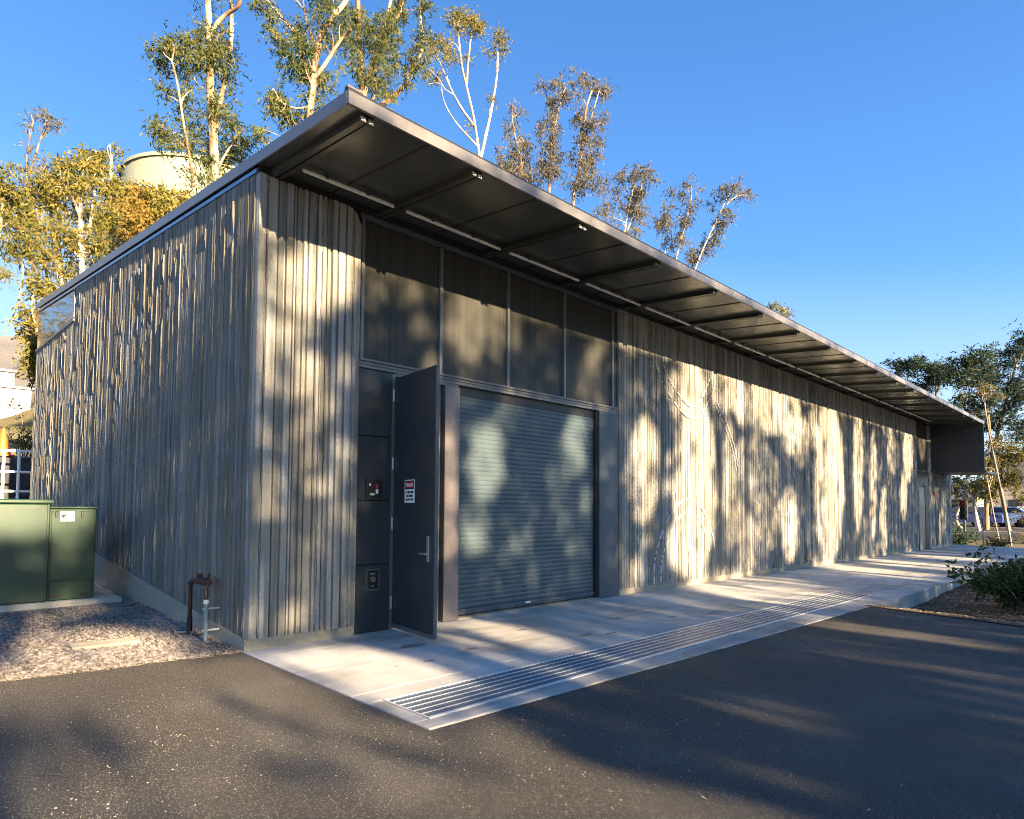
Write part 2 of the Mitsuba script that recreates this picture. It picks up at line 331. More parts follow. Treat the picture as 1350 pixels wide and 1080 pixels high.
scene['mulch_chips'] = mikit.ply(scatter(PEB, np.stack([cx_ + np.minimum(cy_ + 3, 0) * 0.2, cy_, np.maximum(soil_z(cx_, cy_) + 0.02, -0.06 - 0.25 * np.clip(cx_ - 8.3, 0, 1))], 1), rng.uniform(0.008, 0.034, n), 0.35), 'm_chips')
# leaf litter and pale grit on the asphalt
n = 420
lx = rng.uniform(-9, 9, n); ly = -1 * rng.uniform(0.3, 9.5, n) ** 1.0
k = ~((ly > -2.95) & (lx > -0.1))
lx, ly = lx[k], ly[k]; a = rng.uniform(0, 2 * np.pi, len(lx))
dL = unit(np.stack([np.cos(a), np.sin(a), rng.normal(0, 0.12, len(lx))], 1)); sL = unit(np.cross(dL, [0.1, 0.1, 1.0]))
lit_m = rhombs(np.stack([lx, ly, asphalt_z(lx, ly) + 0.008], 1), dL, sL, rng.uniform(0.015, 0.07, len(lx)), rng.uniform(0.004, 0.013, len(lx)))
n2 = 20000
qx = rng.uniform(-9, 9, n2); qy = -rng.uniform(0.2, 9.5, n2); kk = meshkit.fbm(np.stack([qx * 0.8, qy * 0.8, qx * 0], -1), 3, 8) + 0.25 * (rng.random(n2) - 0.5) > 0.52; qx, qy = qx[kk], qy[kk]; k = ~((qy > -2.95) & (qx > -0.1)); qx, qy = qx[k], qy[k]
grit = scatter(PEB, np.stack([qx, qy, asphalt_z(qx, qy) + 0.002], 1), rng.uniform(0.002, 0.0065, len(qx)), 0.5)
labels['leaf_litter'] = {'label': 'dry pale eucalyptus leaves and grit strewn over the dark asphalt', 'kind': 'stuff'}; THINGS.add('leaf_litter')
scene['leaf_litter'] = mikit.ply(cat(lit_m, grit), 'm_litter')
n = 60
sx_ = rng.uniform(0.6, 20, n); sy_ = -rng.uniform(0.1, 2.6, n); a = rng.uniform(0, 6.28, n)
dL = unit(np.stack([np.cos(a), np.sin(a), rng.normal(0, 0.15, n)], 1)); sL = unit(np.cross(dL, [0.1, 0.1, 1.0]))
labels['fallen_leaves'] = {'label': 'few dry brown leaves lying on the concrete apron', 'kind': 'stuff'}; THINGS.add('fallen_leaves')
scene['fallen_leaves'] = mikit.ply(rhombs(np.stack([sx_, sy_, slab_z(sx_, sy_) + 0.012], 1), dL, sL, rng.uniform(0.04, 0.12, n), rng.uniform(0.02, 0.04, n)), 'm_chips')

# ---------------------------------------------------------------- concrete apron: panels with recessed joints, trench drain
fix('concrete_apron', prism([(0.0, -0.32), (0.02, -0.040), (0.02 - 2.0, -0.075), (-3.0, -0.085), (-3.0, -0.32)], 'x', -0.02, 30.4), 'm_kerb', 'pale concrete apron along the front wall with a raised edge at the right')
def apron_edge(x): return -2.80 - 0.031 * np.clip(x, 0, 8.2)
TR0, TR1, TY0, TY1 = 0.10, 9.50, -2.64, -2.11
def apron_panel(x0, x1, y0, y1, g=0.004):
    """a slab panel with its top in the fall of the apron and an arris"""
    xs = (x0 + g, x1 - g); c = 0.006
    def ring(ins, dz):
        pts = []
        for x, s in ((xs[0], 1), (xs[1], -1)):
            for kk, y in ((0, y0), (1, y1)):
                yy = (apron_edge(x) if y == 'edge' else y) + (g + ins) * (1 if kk == 0 else -1)
                pts.append([x + s * ins, yy, slab_z(x, yy) + dz])
        return pts
    return trimesh.convex.convex_hull(np.array(ring(0, -0.30 if y0 == 'edge' else -0.06) + ring(0, -c) + ring(c, 0)))
xsplit = [-0.03, 4.6, 9.50, 13.9, 18.2, 22.5, 26.6, 30.4]
for a, b in zip(xsplit[:-1], xsplit[1:]):
    if b <= 9.6:
        put('panel', apron_panel(a, b, -1.88, 0.13 if a > 20 else 0.10), 'm_slab', 'concrete_apron')
        put('panel', apron_panel(max(a, -0.03), b, TY1 + 0.008, -1.88), 'm_slab', 'concrete_apron')
        put('panel', apron_panel(a, b, 'edge', TY0 - 0.008), 'm_slab', 'concrete_apron')
    else:
        put('panel', apron_panel(a, b, -1.55, 0.10), 'm_slab', 'concrete_apron')
        put('panel', apron_panel(a, b, 'edge', -1.55), 'm_slab', 'concrete_apron')
put('panel', apron_panel(-0.03, TR0 - 0.006, TY0 - 0.008, TY1 + 0.008), 'm_slab', 'concrete_apron')

drain = thing('trench_drain', 'long steel trench drain grate with parallel bars set into the concrete apron', 'drain')
def sl_box(x0, x1, y0, y1, dz0, dz1):
    m = box(x0, x1, y0, y1, 0, 1); v = m.vertices
    v[:, 2] = slab_z(v[:, 0], v[:, 1]) + np.where(v[:, 2] > 0.5, dz1, dz0); return m
put('frame', cat(sl_box(TR0 - 0.004, TR1, TY0 - 0.006, TY0 + 0.014, -0.06, 0.004), sl_box(TR0 - 0.004, TR1, TY1 - 0.012, TY1 + 0.006, -0.06, 0.004), sl_box(TR0 - 0.004, TR0 + 0.008, TY0 + 0.014, TY1 - 0.012, -0.06, 0.003)), 'm_galv', drain)
put('channel', sl_box(TR0 + 0.008, TR1 - 0.01, TY0 + 0.014, TY1 - 0.012, -0.12, -0.05), 'm_dark', drain)
pitch = (TY1 - TY0 - 0.03) / 6
for s in range(9):
    x0, x1 = TR0 + 0.01 + s * 1.043, TR0 + 0.01 + s * 1.043 + 1.037
    for b in range(6):
        yb = TY0 + 0.016 + b * pitch
        if b < 6:
            put('slotted_plate', cat(sl_box(x0, x1, yb + 0.018, yb + pitch * 0.45, -0.03, 0.0), sl_box(x0, x1, yb + pitch * 0.45 + 0.002, yb + pitch * 0.75, -0.034, -0.0015), sl_box(x0, x1, yb + pitch * 0.75 + 0.002, yb + pitch - 0.002, -0.03, 0.0)), 'm_grate', drain)
        put('bar', sl_box(x0, x1, yb, yb + 0.014, -0.04, 0.0015), 'm_galv', drain)
    put('toothed_edge', cat([sl_box(x0 + i * 0.052, x0 + i * 0.052 + 0.028, TY1 - 0.024, TY1 - 0.013, -0.02, 0.003) for i in range(20)]), 'm_galv', drain, kind='stuff')

# ---------------------------------------------------------------- the building
B = thing('storage_building', 'long low concrete building with ribbed board-marked walls and a dark metal canopy', 'building')

def rib(tf, u0, u1, zb, zt, depth, fin_p, fin_w, seed, gap=0.0, drop=(0.0, 0.06)):
    """one board-marked strip of concrete with the broken fin that grew out of the joint beside it; tf(u, d, z) -> xyz"""
    rg = np.random.default_rng(seed)
    V, F = [], []
    def quad(a, b, c, d):
        k = len(V); V.extend([a, b, c, d]); F.extend([[k, k + 1, k + 2], [k, k + 2, k + 3]])
    uf = u1 - gap / 2; u1 = u1 - gap; w = u1 - u0; e = min(0.004, w * 0.1); b0 = -0.012
    t0, t1 = zt(u0), zt(u1); z0, z1 = zb(u0), zb(u1)
    P = lambda u, d, z: tf(u, d, z)
    quad(P(u0 + e, depth, z0), P(u1 - e, depth, z1), P(u1 - e, depth, t1), P(u0 + e, depth, t0))
    quad(P(u0, b0, z0), P(u0 + e, depth, z0), P(u0 + e, depth, t0), P(u0, b0, t0))
    quad(P(u1 - e, depth, z1), P(u1, b0, z1), P(u1, b0, t1), P(u1 - e, depth, t1))
    quad(P(u0 + e, depth, t0), P(u1 - e, depth, t1), P(u1, b0, t1), P(u0, b0, t0))
    quad(P(u0, b0, z0), P(u1, b0, z1), P(u1 - e, depth, z1), P(u0 + e, depth, z0))
    if fin_p > 0:
        zA, zB = zb(u1) + rg.uniform(0, 0.1), zt(u1) - rg.uniform(*drop)
        n = max(8, int((zB - zA) / 0.11)); z = np.linspace(zA, zB, n); z[1:-1] += rg.uniform(-0.035, 0.035, n - 2)
        run = meshkit.noise(np.stack([z * 1.1, z * 0 + seed * 0.37, z * 0], -1), 4)
        p = depth + fin_p * (0.55 + 0.6 * run) * rg.uniform(0.72, 1.1, n)
        brk = (meshkit.noise(np.stack([z * 2.3, z * 0 + seed * 0.71, z * 0 + 5], -1), 9) > 0.60) | (rg.random(n) < 0.12)
        p = np.where(brk, depth * 0.5 + fin_p * 0.12, p); uc = uf
        a, t = fin_w / 2, fin_w * 0.28
        wv = (meshkit.noise(np.stack([z * 3.1, z * 0 + seed, z * 0], -1), 2) - 0.5) * 0.006
        for i in range(n - 1):
            q = lambda uu, d, j: P(uu, d, z[j])
            l0, l1 = uc - a, uc + a; m0, m1 = (uc - t + wv[i], uc + t + wv[i]), (uc - t + wv[i + 1], uc + t + wv[i + 1])
            quad(q(l0, b0, i), q(m0[0], p[i], i), q(m1[0], p[i + 1], i + 1), q(l0, b0, i + 1))
            quad(q(m0[0], p[i], i), q(m0[1], p[i], i), q(m1[1], p[i + 1], i + 1), q(m1[0], p[i + 1], i + 1))
            quad(q(m0[1], p[i], i), q(l1, b0, i), q(l1, b0, i + 1), q(m1[1], p[i + 1], i + 1))
    return trimesh.Trimesh(np.array(V), np.array(F), process=False)

def ribbing(wall, tf, ua, ub, zb, zt, fin, singles, seed, wmin=0.045, wmax=0.125, dep=(0.0, 0.012), gap=(0.0, 0.0), tall=None, pfin=0.86, drop=(0.0, 0.06), mt='m_board_'):
    rg = np.random.default_rng(seed); u = ua; i = 0; rest = {0: [], 1: [], 2: []}; nxt = ua + 0.05
    while u < ub - 1e-6:
        w = rg.uniform(wmin, wmax) if rg.random() > 0.22 else rg.uniform(0.03, 0.045)
        if ub - (u + w) < wmin: w = ub - u
        d = rg.uniform(*dep); fp = rg.uniform(*fin) if rg.random() < pfin else 0.0
        if tall and u + w > nxt: fp = rg.uniform(*tall); nxt = u + w + rg.uniform(0.08, 0.30)
        g = rg.uniform(*gap)
        if ub - (u + w) < 0.01: fp, g = 0.0, 0.0
        m = rib(tf, u, u + w, zb, zt, d, fp, rg.uniform(0.009, 0.016), seed * 1000 + i, g, drop)
        mm = int(rg.choice([0, 1, 2], p=[0.5, 0.3, 0.2]))
        if i < singles: put('rib', m, f'{mt}{mm}', wall)
        else: rest[mm].append(m)
        u += w; i += 1
    for mm, ms in rest.items():
        if ms: put('distant_rib_band', cat(ms), f'{mt}{mm}', wall, kind='stuff')
front = lambda u, d, z: [u, -d, z]
side = lambda u, d, z: [-d, u, z]

# side wall with its notch for the corner window
WY, WZ = 7.35, 4.62
sw = put('side_wall', prism([(0.33, -0.3), (L, -0.3), (L, WZ), (WY, WZ), (WY, top(WY)), (0.33, top(0.33))], 'x', 0.004, 0.30), 'm_board_1', B)
ribbing(sw, side, 0.05, WY, lambda u: plinth_top(u), lambda u: top(u) - 0.002, (0.002, 0.007), 92, 11, 0.05, 0.12, (0.004, 0.013), (0.006, 0.011), tall=(0.010, 0.021), drop=(0.10, 0.42), mt='m_side_shaded_')
ribbing(sw, side, WY, L, lambda u: plinth_top(u), lambda u: WZ, (0.002, 0.007), 45, 12, 0.05, 0.12, (0.004, 0.013), (0.006, 0.011), tall=(0.010, 0.021), drop=(0.05, 0.35), mt='m_side_shaded_')
put('plinth', prism([(0.0, -0.3), (L, -0.3), (L, plinth_top(L)), (0.0, plinth_top(0))], 'x', -0.016, 0.004), 'm_plinth', sw)
# front pier between the corner and the opening
fp = put('front_wall', cat(prism([(0.0, -0.3), (XL, -0.3), (XL, top(0) - 0.16)] + [(XL - 0.16 + 0.16 * math.cos(t), top(0) - 0.16 + 0.16 * math.sin(t)) for t in np.linspace(0.15, math.pi / 2, 6)] + [(0.0, top(0))], 'y', 0.004, 0.33)), 'm_board_0', B)
def pier_top(u): return top(0) - 0.002 - (0.16 - math.sqrt(max(0.16 ** 2 - max(u - (XL - 0.16), 0) ** 2, 0)))
ribbing(fp, front, 0.0, XL, lambda u: 0.10, pier_top, (0.003, 0.012), 40, 13, 0.05, 0.11, (0.016, 0.042), (0.012, 0.022), pfin=0.6)
put('plinth', box(0.0, XL, -0.013, 0.004, -0.3, 0.10), 'm_plinth', fp)
# long front wall right of the opening
fw = put('front_wall', prism([(XR, -0.3), (XD0, -0.3), (XD0, top(0)), (XR, top(0))], 'y', 0.004, 0.33), 'm_board_0', B)
ribbing(fw, front, XR, XD0, lambda u: 0.09, lambda u: top(0) - 0.002, (0.006, 0.018), 120, 14, 0.045, 0.115, (0.006, 0.019), (0.008, 0.014), pfin=0.75)
put('plinth', box(XR, XD0, -0.012, 0.004, -0.3, 0.09), 'm_plinth', fw)
fe = put('front_wall', prism([(XD1, -0.3), (XE, -0.3), (XE, top(0)), (XD1, top(0))], 'y', 0.004, 0.33), 'm_board_0', B)
ribbing(fe, front, XD1, XE, lambda u: 0.09, lambda u: top(0) - 0.002, (0.006, 0.016), 0, 15, 0.06, 0.13, (0.010, 0.024), (0.009, 0.014))
put('plinth', box(XD1, XE, -0.012, 0.004, -0.3, 0.09), 'm_plinth', fe)
put('end_wall', prism([(0.0, -0.3), (L, -0.3), (L, top(L)), (0.33, top(0.33)), (0.0, top(0.0))], 'x', XE + 0.002, XE + 0.25), 'm_board_1', B)
put('back_wall', box(0.30, XE, L - 0.25, L, -0.3, top(L) - 0.02), 'm_board_1', B)
# carved pale outlines that run across the long wall
def carved(pts, off, w=0.028):
    p = np.array(pts); s = np.linspace(0, 1, 60); tt = np.linspace(0, 1, len(p))
    from scipy.interpolate import CubicSpline
    q = np.stack([CubicSpline(tt, p[:, k])(s) for k in (0, 1)], 1)
    t = unit(np.gradient(q, axis=0)); nrm = np.stack([-t[:, 1], t[:, 0]], 1); q = q + nrm * off
    rg = np.random.default_rng(int(abs(off) * 1000) + len(pts)); ms = []
    for i in range(59):
        if rg.random() < 0.2: continue
        a, b = q[i], q[i + 1]; na, nb = nrm[i] * w / 2 * rg.uniform(0.7, 1.3), nrm[i + 1] * w / 2 * rg.uniform(0.7, 1.3)
        poly = np.array([a - na, b - nb, b + nb, a + na]); y = -0.030 - 0.006 * rg.random()
        v = np.array([[x, y, z] for x, z in poly] + [[x, 0.0, z] for x, z in poly])
        ms.append(trimesh.convex.convex_hull(v))
    return cat(ms)
ARCS = [[(7.14, 3.98), (7.31, 3.65), (7.69, 3.36), (8.17, 3.16), (8.56, 3.30), (8.86, 3.61), (9.01, 3.86)], [(9.15, 3.45), (9.55, 3.06), (9.87, 2.63), (10.03, 2.1)],
        [(7.04, 0.12), (7.11, 0.61), (7.41, 1.06), (7.93, 1.42), (8.47, 1.32), (8.81, 0.96), (8.95, 0.6)]]
for arc in ARCS:
    for off in ((-0.11, 0.11) if len(arc) > 4 else (-0.05, 0.05)):
        put('carved_line', carved(arc, off), 'm_carved', fw, label='pale carved curved line across the ribs', kind='stuff')

# --- roof and canopy
XB = XE + 0.25
yb = L + 0.06
rf = put('roof', prism([(-D + 0.03, soff(-D) + 0.035), (yb, soff(yb) + 0.035), (yb, soff(yb) + 0.085), (-D + 0.03, soff(-D) + 0.085)], 'x', -OV + 0.02, XC - 0.01), 'm_drip', B)
put('roof_deck', prism([(0.05, soff(0.05) + 0.045), (yb, soff(yb) + 0.045), (yb, soff(yb) + 0.085), (0.05, soff(0.05) + 0.085)], 'x', XC - 0.008, XB), 'm_drip', rf)
fx = [-OV] + [3.05 * k for k in range(1, 9)] + [XC]
for a, b in zip(fx[:-1], fx[1:]):
    put('fascia_board', box(a + 0.0015, b - 0.0015, -D - 0.012, -D + 0.018, soff(-D) - 0.002, soff(-D) + 0.106, 0.003), 'm_fascia', rf)
put('drip_edge', box(-OV + 0.004, XC, -D + 0.002, -D + 0.06, soff(-D) + 0.108, soff(-D) + 0.132), 'm_drip', rf)
put('corner_cap', box(-OV - 0.002, 0.10, -D - 0.002, -D + 0.05, soff(-D) + 0.134, soff(-D) + 0.156, 0.003), 'm_fascia', rf)
put('side_fascia', prism([(-D + 0.018, soff(-D) - 0.002), (yb, soff(yb) - 0.002), (yb, soff(yb) + 0.110), (-D + 0.018, soff(-D) + 0.110)], 'x', -OV, -OV + 0.02), 'm_fascia', rf)
put('flashing', prism([(0.012, top(0) + 0.004), (WY, top(WY) + 0.004), (WY, top(WY) + 0.046), (0.012, top(0) + 0.046)], 'x', -0.018, 0.12), 'm_flash', rf, label='narrow bluish metal flashing under the side roof edge')
put('flashing', prism([(WY + 0.003, top(WY) + 0.004), (L + 0.02, top(L) + 0.004), (L + 0.02, top(L) + 0.046), (WY + 0.003, top(WY) + 0.046)], 'x', -0.018, 0.12), 'm_flash', rf)
put('wall_closure', cat(box(0.0, XC, -0.016, 0.05, H - 0.001, soff(0) - 0.001), prism([(0.05, top(0.05)), (L, top(L)), (L, soff(L)), (0.05, soff(0.05))], 'x', 0.02, 0.30)), 'm_drip', rf)
bx_ = [0.17, 1.38, 2.97] + [4.52 + 1.53 * k for k in range(14)]
bx_ = [b for b in bx_ if b < XC - 0.3]
seams = [-OV + 0.022]
for a, b in zip(bx_[:-1], bx_[1:]): seams += [a, (a + b) / 2]
seams += [bx_[-1], XC - 0.01]
for a, b in zip(seams[:-1], seams[1:]):
    put('soffit_panel', prism([(-D + 0.02, soff(-D) + 0.004), (-0.02, soff(-0.02) + 0.004), (-0.02, soff(-0.02) + 0.030), (-D + 0.02, soff(-D) + 0.030)], 'x', a + 0.003, b - 0.003), 'm_soffit', rf)
    if not any(abs(b - q) < 0.01 for q in bx_):
        put('seam_strip', prism([(-D + 0.03, soff(-D) - 0.006), (-0.04, soff(-0.04) - 0.006), (-0.04, soff(-0.04) + 0.012), (-D + 0.03, soff(-D) + 0.012)], 'x', b - 0.011, b + 0.011), 'm_beam', rf)
yi, yo = -0.02, -1.645
for b in bx_:
    halves = [prism([(yo, soff(yo) - 0.056), (yi, soff(yi) - 0.062), (yi, soff(yi) + 0.001), (yo, soff(yo) + 0.001)], 'x', b - 0.062 + s * 0.074, b - 0.012 + s * 0.074) for s in (0, 1)]
    web = prism([(yo + 0.02, soff(yo) - 0.045), (yi, soff(yi) - 0.045), (yi, soff(yi) + 0.001), (yo + 0.02, soff(yo) + 0.001)], 'x', b - 0.013, b + 0.013)
    put('beam', cat(halves, web), 'm_beam', rf)
    for s in (-1, 1) if b < 3.2 else ():
        put('end_clip', cat(box(b + s * 0.037 - 0.020, b + s * 0.037 + 0.020, yo - 0.006, yo - 0.001, soff(yo) - 0.057, soff(yo) - 0.048), box(b + s * 0.037 - 0.005, b + s * 0.037 + 0.005, yo - 0.022, yo - 0.006, soff(yo) - 0.057, soff(yo) - 0.050)), 'm_white', rf, label='small white clip at the canopy beam end')
for a, b in zip(bx_[:-1], bx_[1:]):
    y = -0.41; z = soff(y) - 0.062
    lt = put('light_tube', tube([[a + 0.085, y, z], [b - 0.085, y, z]], 0.019, 10), 'm_light', rf, smooth=40, label='pale grey light tube under the canopy')
    for f in (0.27, 0.66):
        xx = a + (b - a) * f
        put('hanger', cat(box(xx - 0.006, xx + 0.006, y - 0.012, y + 0.012, z + 0.015, soff(y) - 0.001), box(xx - 0.02, xx + 0.02, y - 0.022, y + 0.022, z - 0.003, z + 0.022)), 'm_beam', lt)
# canopy folds down at the far end and turns into a low entrance hood
hd = put('end_screen', prism([(-D + 0.01, 2.86), (0.0, 2.86), (0.0, soff(0) + 0.06), (-D + 0.01, soff(-D) + 0.06)], 'x', XC + 0.002, XC + 0.05), 'm_slate', B, label='dark metal screen closing the far canopy end')
put('screen_panel', box(XC - 0.012, XC + 0.001, -D + 0.02, -0.03, 2.87, 3.60), 'm_slate', hd)
put('screen_panel', box(XC - 0.012, XC + 0.001, -D + 0.02, -0.03, 3.61, 4.525), 'm_slate', hd)
put('hood', prism([(-D - 0.01, 2.78), (-0.02, 2.86), (-0.02, 2.92), (-D - 0.01, 2.845)], 'x', XC - 0.014, 28.45), 'm_slate', hd)
put('hood_edge', box(XC + 0.052, 28.46, -D - 0.03, -D - 0.012, 2.785, 2.86), 'm_fascia', hd)

# --- clerestory above the opening
cl = put('clerestory', box(XL + 0.002, XR - 0.002, 0.10, 0.14, 2.88, H), 'm_dark', B)
mx = [XL + 0.05, 2.31, 3.47, 4.64, XR - 0.12]
for a, b in zip(mx[:-1], mx[1:]):
    put('pane', box(a + 0.02, b - 0.02, 0.045, 0.075, 2.99, H - 0.07), 'm_pane', cl)
for i, m_ in enumerate(mx):
    put('mullion', box(m_ - 0.022, m_ + 0.022, 0.008, 0.05, 2.985, H - 0.062, 0.003), 'm_mullion', cl)
put('head_rail', cat(box(XL + 0.004, XR - 0.004, -0.004, 0.09, H - 0.060, H - 0.003, 0.004)), 'm_jamb', cl)
put('sill', cat(box(XL + 0.004, XR - 0.004, -0.018, 0.09, 2.955, 2.984, 0.004), box(XL + 0.004, XR - 0.004, -0.008, 0.09, 2.922, 2.947, 0.003), box(XL + 0.006, XR - 0.006, 0.006, 0.09, 2.885, 2.956)), 'm_sill', cl)
put('side_rail', box(XR - 0.095, XR - 0.002, 0.02, 0.09, 2.99, H - 0.064), 'm_slate', cl)

# --- cladding panels left of the door
XP = 1.60
pc = put('cladding', box(XL + 0.003, XP, 0.03, 0.06, 0.0, 2.88), 'm_dark', B)
for a, b in ((0.01, 0.726), (0.734, 1.426), (1.434, 2.136), (2.144, 2.872)):
    put('cladding_panel', box(XL + 0.006, XP, 0.004, 0.03, a, b, 0.003), 'm_slate', pc)
kb = put('release_station', box(1.265, 1.485, -0.018, 0.004, 1.445, 1.665, 0.006), 'm_dark', pc, label='black recessed box with a red lever')
put('rim', cat(box(1.272, 1.478, -0.024, -0.018, 1.652, 1.661), box(1.272, 1.478, -0.024, -0.018, 1.450, 1.459), box(1.271, 1.279, -0.024, -0.018, 1.459, 1.652), box(1.470, 1.478, -0.024, -0.018, 1.459, 1.652)), 'm_slate', kb)
put('lever', box(1.385, 1.412, -0.034, -0.018, 1.555, 1.615, 0.003), 'm_red', kb)
put('tag', cat(box(1.392, 1.414, -0.030, -0.018, 1.505, 1.552), box(1.315, 1.372, -0.026, -0.018, 1.488, 1.508), box(1.306, 1.322, -0.026, -0.018, 1.590, 1.618)), 'm_white', kb)
ks = put('key_switch', cat(box(1.30, 1.46, -0.006, 0.004, 0.455, 0.680, 0.003)), 'm_drip', pc, label='small wall plate with a round key switch')
put('rim', cat(box(1.30, 1.46, -0.009, -0.006, 0.672, 0.680), box(1.30, 1.46, -0.009, -0.006, 0.455, 0.463), box(1.30, 1.306, -0.009, -0.006, 0.463, 0.672), box(1.454, 1.46, -0.009, -0.006, 0.463, 0.672)), 'm_steel', ks)
ring = trimesh.creation.annulus(0.016, 0.028, 0.02, transform=trimesh.transformations.rotation_matrix(math.pi / 2, [1, 0, 0])); ring.apply_translation([1.378, -0.014, 0.570])
put('key_ring', ring, 'm_steel', ks, smooth=30)
put('plate', cat(box(1.345, 1.405, -0.010, -0.006, 0.622, 0.640), box(1.368, 1.386, -0.014, -0.006, 0.487, 0.507)), 'm_steel', ks)

# --- doorway, open door leaf, posts
DX0, DX1 = 1.60, 2.36
jb = put('door_frame', cat(box(DX0 + 0.002, DX0 + 0.04, 0.0, 0.16, 0.0, 2.87), box(DX0 + 0.042, 2.59, 0.002, 0.16, 2.845, 2.88), box(DX1 - 0.055, DX1 - 0.035, 0.03, 0.12, 0.0, 2.842), box(DX1 - 0.13, DX1 - 0.115, 0.06, 0.12, 0.0, 2.842)), 'm_sill', B)
put('post', box(DX1, 2.595, -0.022, 0.20, 0.0, 2.842, 0.004), 'm_post', jb)
ang = math.atan2(-0.88, -0.13); dw, dt = 0.905, 0.045
hx, hy = 1.625, -0.025
def leafbox(a0, a1, b0, b1, z0, z1, ch=0.0):
    """box in door coordinates: a along the leaf from the hinge, b towards the outside face (facing the pier)"""
    m = box(a0, a1, b0, b1, z0, z1, ch); v = m.vertices.copy()
    ca, sa = math.cos(ang), math.sin(ang)
    v2 = np.stack([hx + v[:, 0] * ca + v[:, 1] * sa, hy + v[:, 0] * sa - v[:, 1] * ca, v[:, 2]], 1)
    return trimesh.Trimesh(v2, m.faces[:, ::-1], process=False)
dr_ = put('entry_door', leafbox(0.0, dw, -dt, 0.0, 0.03, 2.815, 0.003), 'm_door', B, label='tall dark grey metal door standing open')
put('edge_strip', leafbox(dw + 0.0005, dw + 0.004, -dt + 0.003, -0.003, 0.035, 2.81), 'm_jamb', dr_)
put('sweep', leafbox(0.02, dw - 0.004, 0.0005, 0.010, 0.032, 0.075), 'm_sill', dr_)
hl = put('lock_plate', leafbox(0.775, 0.820, 0.0005, 0.018, 0.80, 1.065, 0.004), 'm_steel', dr_)
put('lever', cat(leafbox(0.700, 0.812, 0.045, 0.062, 0.872, 0.892, 0.004), leafbox(0.786, 0.808, 0.018, 0.050, 0.871, 0.893, 0.003)), 'm_steel', hl)
put('inner_lock', cat(leafbox(0.775, 0.82, -dt - 0.035, -dt - 0.0005, 0.84, 1.05, 0.008), leafbox(0.70, 0.812, -dt - 0.075, -dt - 0.055, 0.90, 0.93, 0.006)), 'm_steel', dr_)
for z in (0.30, 1.18, 1.85, 2.62):
    put('hinge', cat(tube([[hx - 0.012, hy + 0.006, z - 0.07], [hx - 0.012, hy + 0.006, z + 0.07]], 0.011, 8), box(hx - 0.024, hx - 0.004, hy + 0.010, hy + 0.016, z - 0.068, z + 0.068)), 'm_steel', dr_)
sg = thing('danger_sign', 'small red and white danger sign fixed to the open grey door', 'sign')
put('plate', leafbox(0.262, 0.488, 0.0005, 0.003, 1.405, 1.655, 0.0008), 'm_white', sg)
put('black_panel', leafbox(0.274, 0.476, 0.0032, 0.0040, 1.553, 1.645), 'm_ink', sg)
put('red_oval', leafbox(0.284, 0.466, 0.0043, 0.0050, 1.565, 1.633), 'm_red', sg)
tx = meshkit.text_mesh('DANGER', 0.036, 0.0008, bold=True); tb = tx.bounds
def on_leaf(m, a0, zc, b0, width):
    v = m.vertices.copy(); s = min(1.0, width / (m.bounds[1][0] - m.bounds[0][0]))
    a = a0 + (v[:, 0] - m.bounds[0][0]) * s; z = zc + (v[:, 1] - (m.bounds[0][1] + m.bounds[1][1]) / 2); b = b0 + v[:, 2]
    ca, sa = math.cos(ang), math.sin(ang)
    return trimesh.Trimesh(np.stack([hx + a * ca + b * sa, hy + a * sa - b * ca, z], 1), m.faces[:, ::-1], process=False)
put('lettering', on_leaf(tx, 0.292, 1.599, 0.0052, 0.166), 'm_white', sg)
rows = []
for z, segs in ((1.520, ((0.29, 0.33), (0.338, 0.39), (0.40, 0.455))), (1.480, ((0.305, 0.35), (0.36, 0.445))), (1.442, ((0.29, 0.365), (0.375, 0.40), (0.41, 0.455)))):
    rows += [leafbox(a, b, 0.0032, 0.0038, z - 0.011, z + 0.011) for a, b in segs]
put('small_print', cat(rows), 'm_ink', sg)

# --- roll-up door
ry = 0.075
ru = put('rollup_door', box(2.50, 5.47, ry + 0.03, ry + 0.05, 0.0, 2.95), 'm_dark', B, label='slate blue slatted roll-up door')
sz_, ns = 0.0595, 45
prof = [(0.0, 0.0), (-0.002, 0.008), (-0.004, 0.022), (-0.004, 0.038), (-0.002, 0.052), (0.0, 0.0580), (0.012, 0.0580), (0.012, 0.0)]
sm = prism([(ry + a, b) for a, b in prof], 'x', 2.50, 5.395)
sd = mikit.ply(sm, 'm_rollup', smooth=40)
for i in range(ns):
    key = f'{ru}__slat' if i == 0 else f'{ru}__slat_{i:03d}'
    scene[key] = {**sd, 'to_world': T().translate([0, 0, 0.105 + i * sz_])}
put('bottom_bar', cat(box(2.52, 5.395, ry - 0.022, ry + 0.02, 0.055, 0.102, 0.003), box(2.52, 5.395, ry - 0.010, ry + 0.01, 0.035, 0.053)), 'm_jamb', ru)
for xx in (2.75, 3.35, 4.05, 4.65, 5.15, 5.33):
    put('bolt', tube([[xx, ry - 0.022, 0.092], [xx, ry - 0.030, 0.092]], 0.009, 6), 'm_steel', ru)
put('maker_plate', box(3.86, 3.96, ry - 0.025, ry - 0.0225, 0.070, 0.092), 'm_white', ru)
put('guide', box(5.398, 5.447, ry - 0.045, ry + 0.028, 0.0, 2.86), 'm_drip', ru)
put('hood', box(2.597, 5.447, ry - 0.012, ry + 0.03, 2.765, 2.884), 'm_drip', ru)
put('threshold', box(2.597, 5.45, -0.01, 0.20, -0.05, 0.012), 'm_plinth', ru)
jp = put('jamb_panel', box(5.45, XR - 0.004, -0.004, 0.15, 0.0, 2.884, 0.003), 'm_jamb', B)

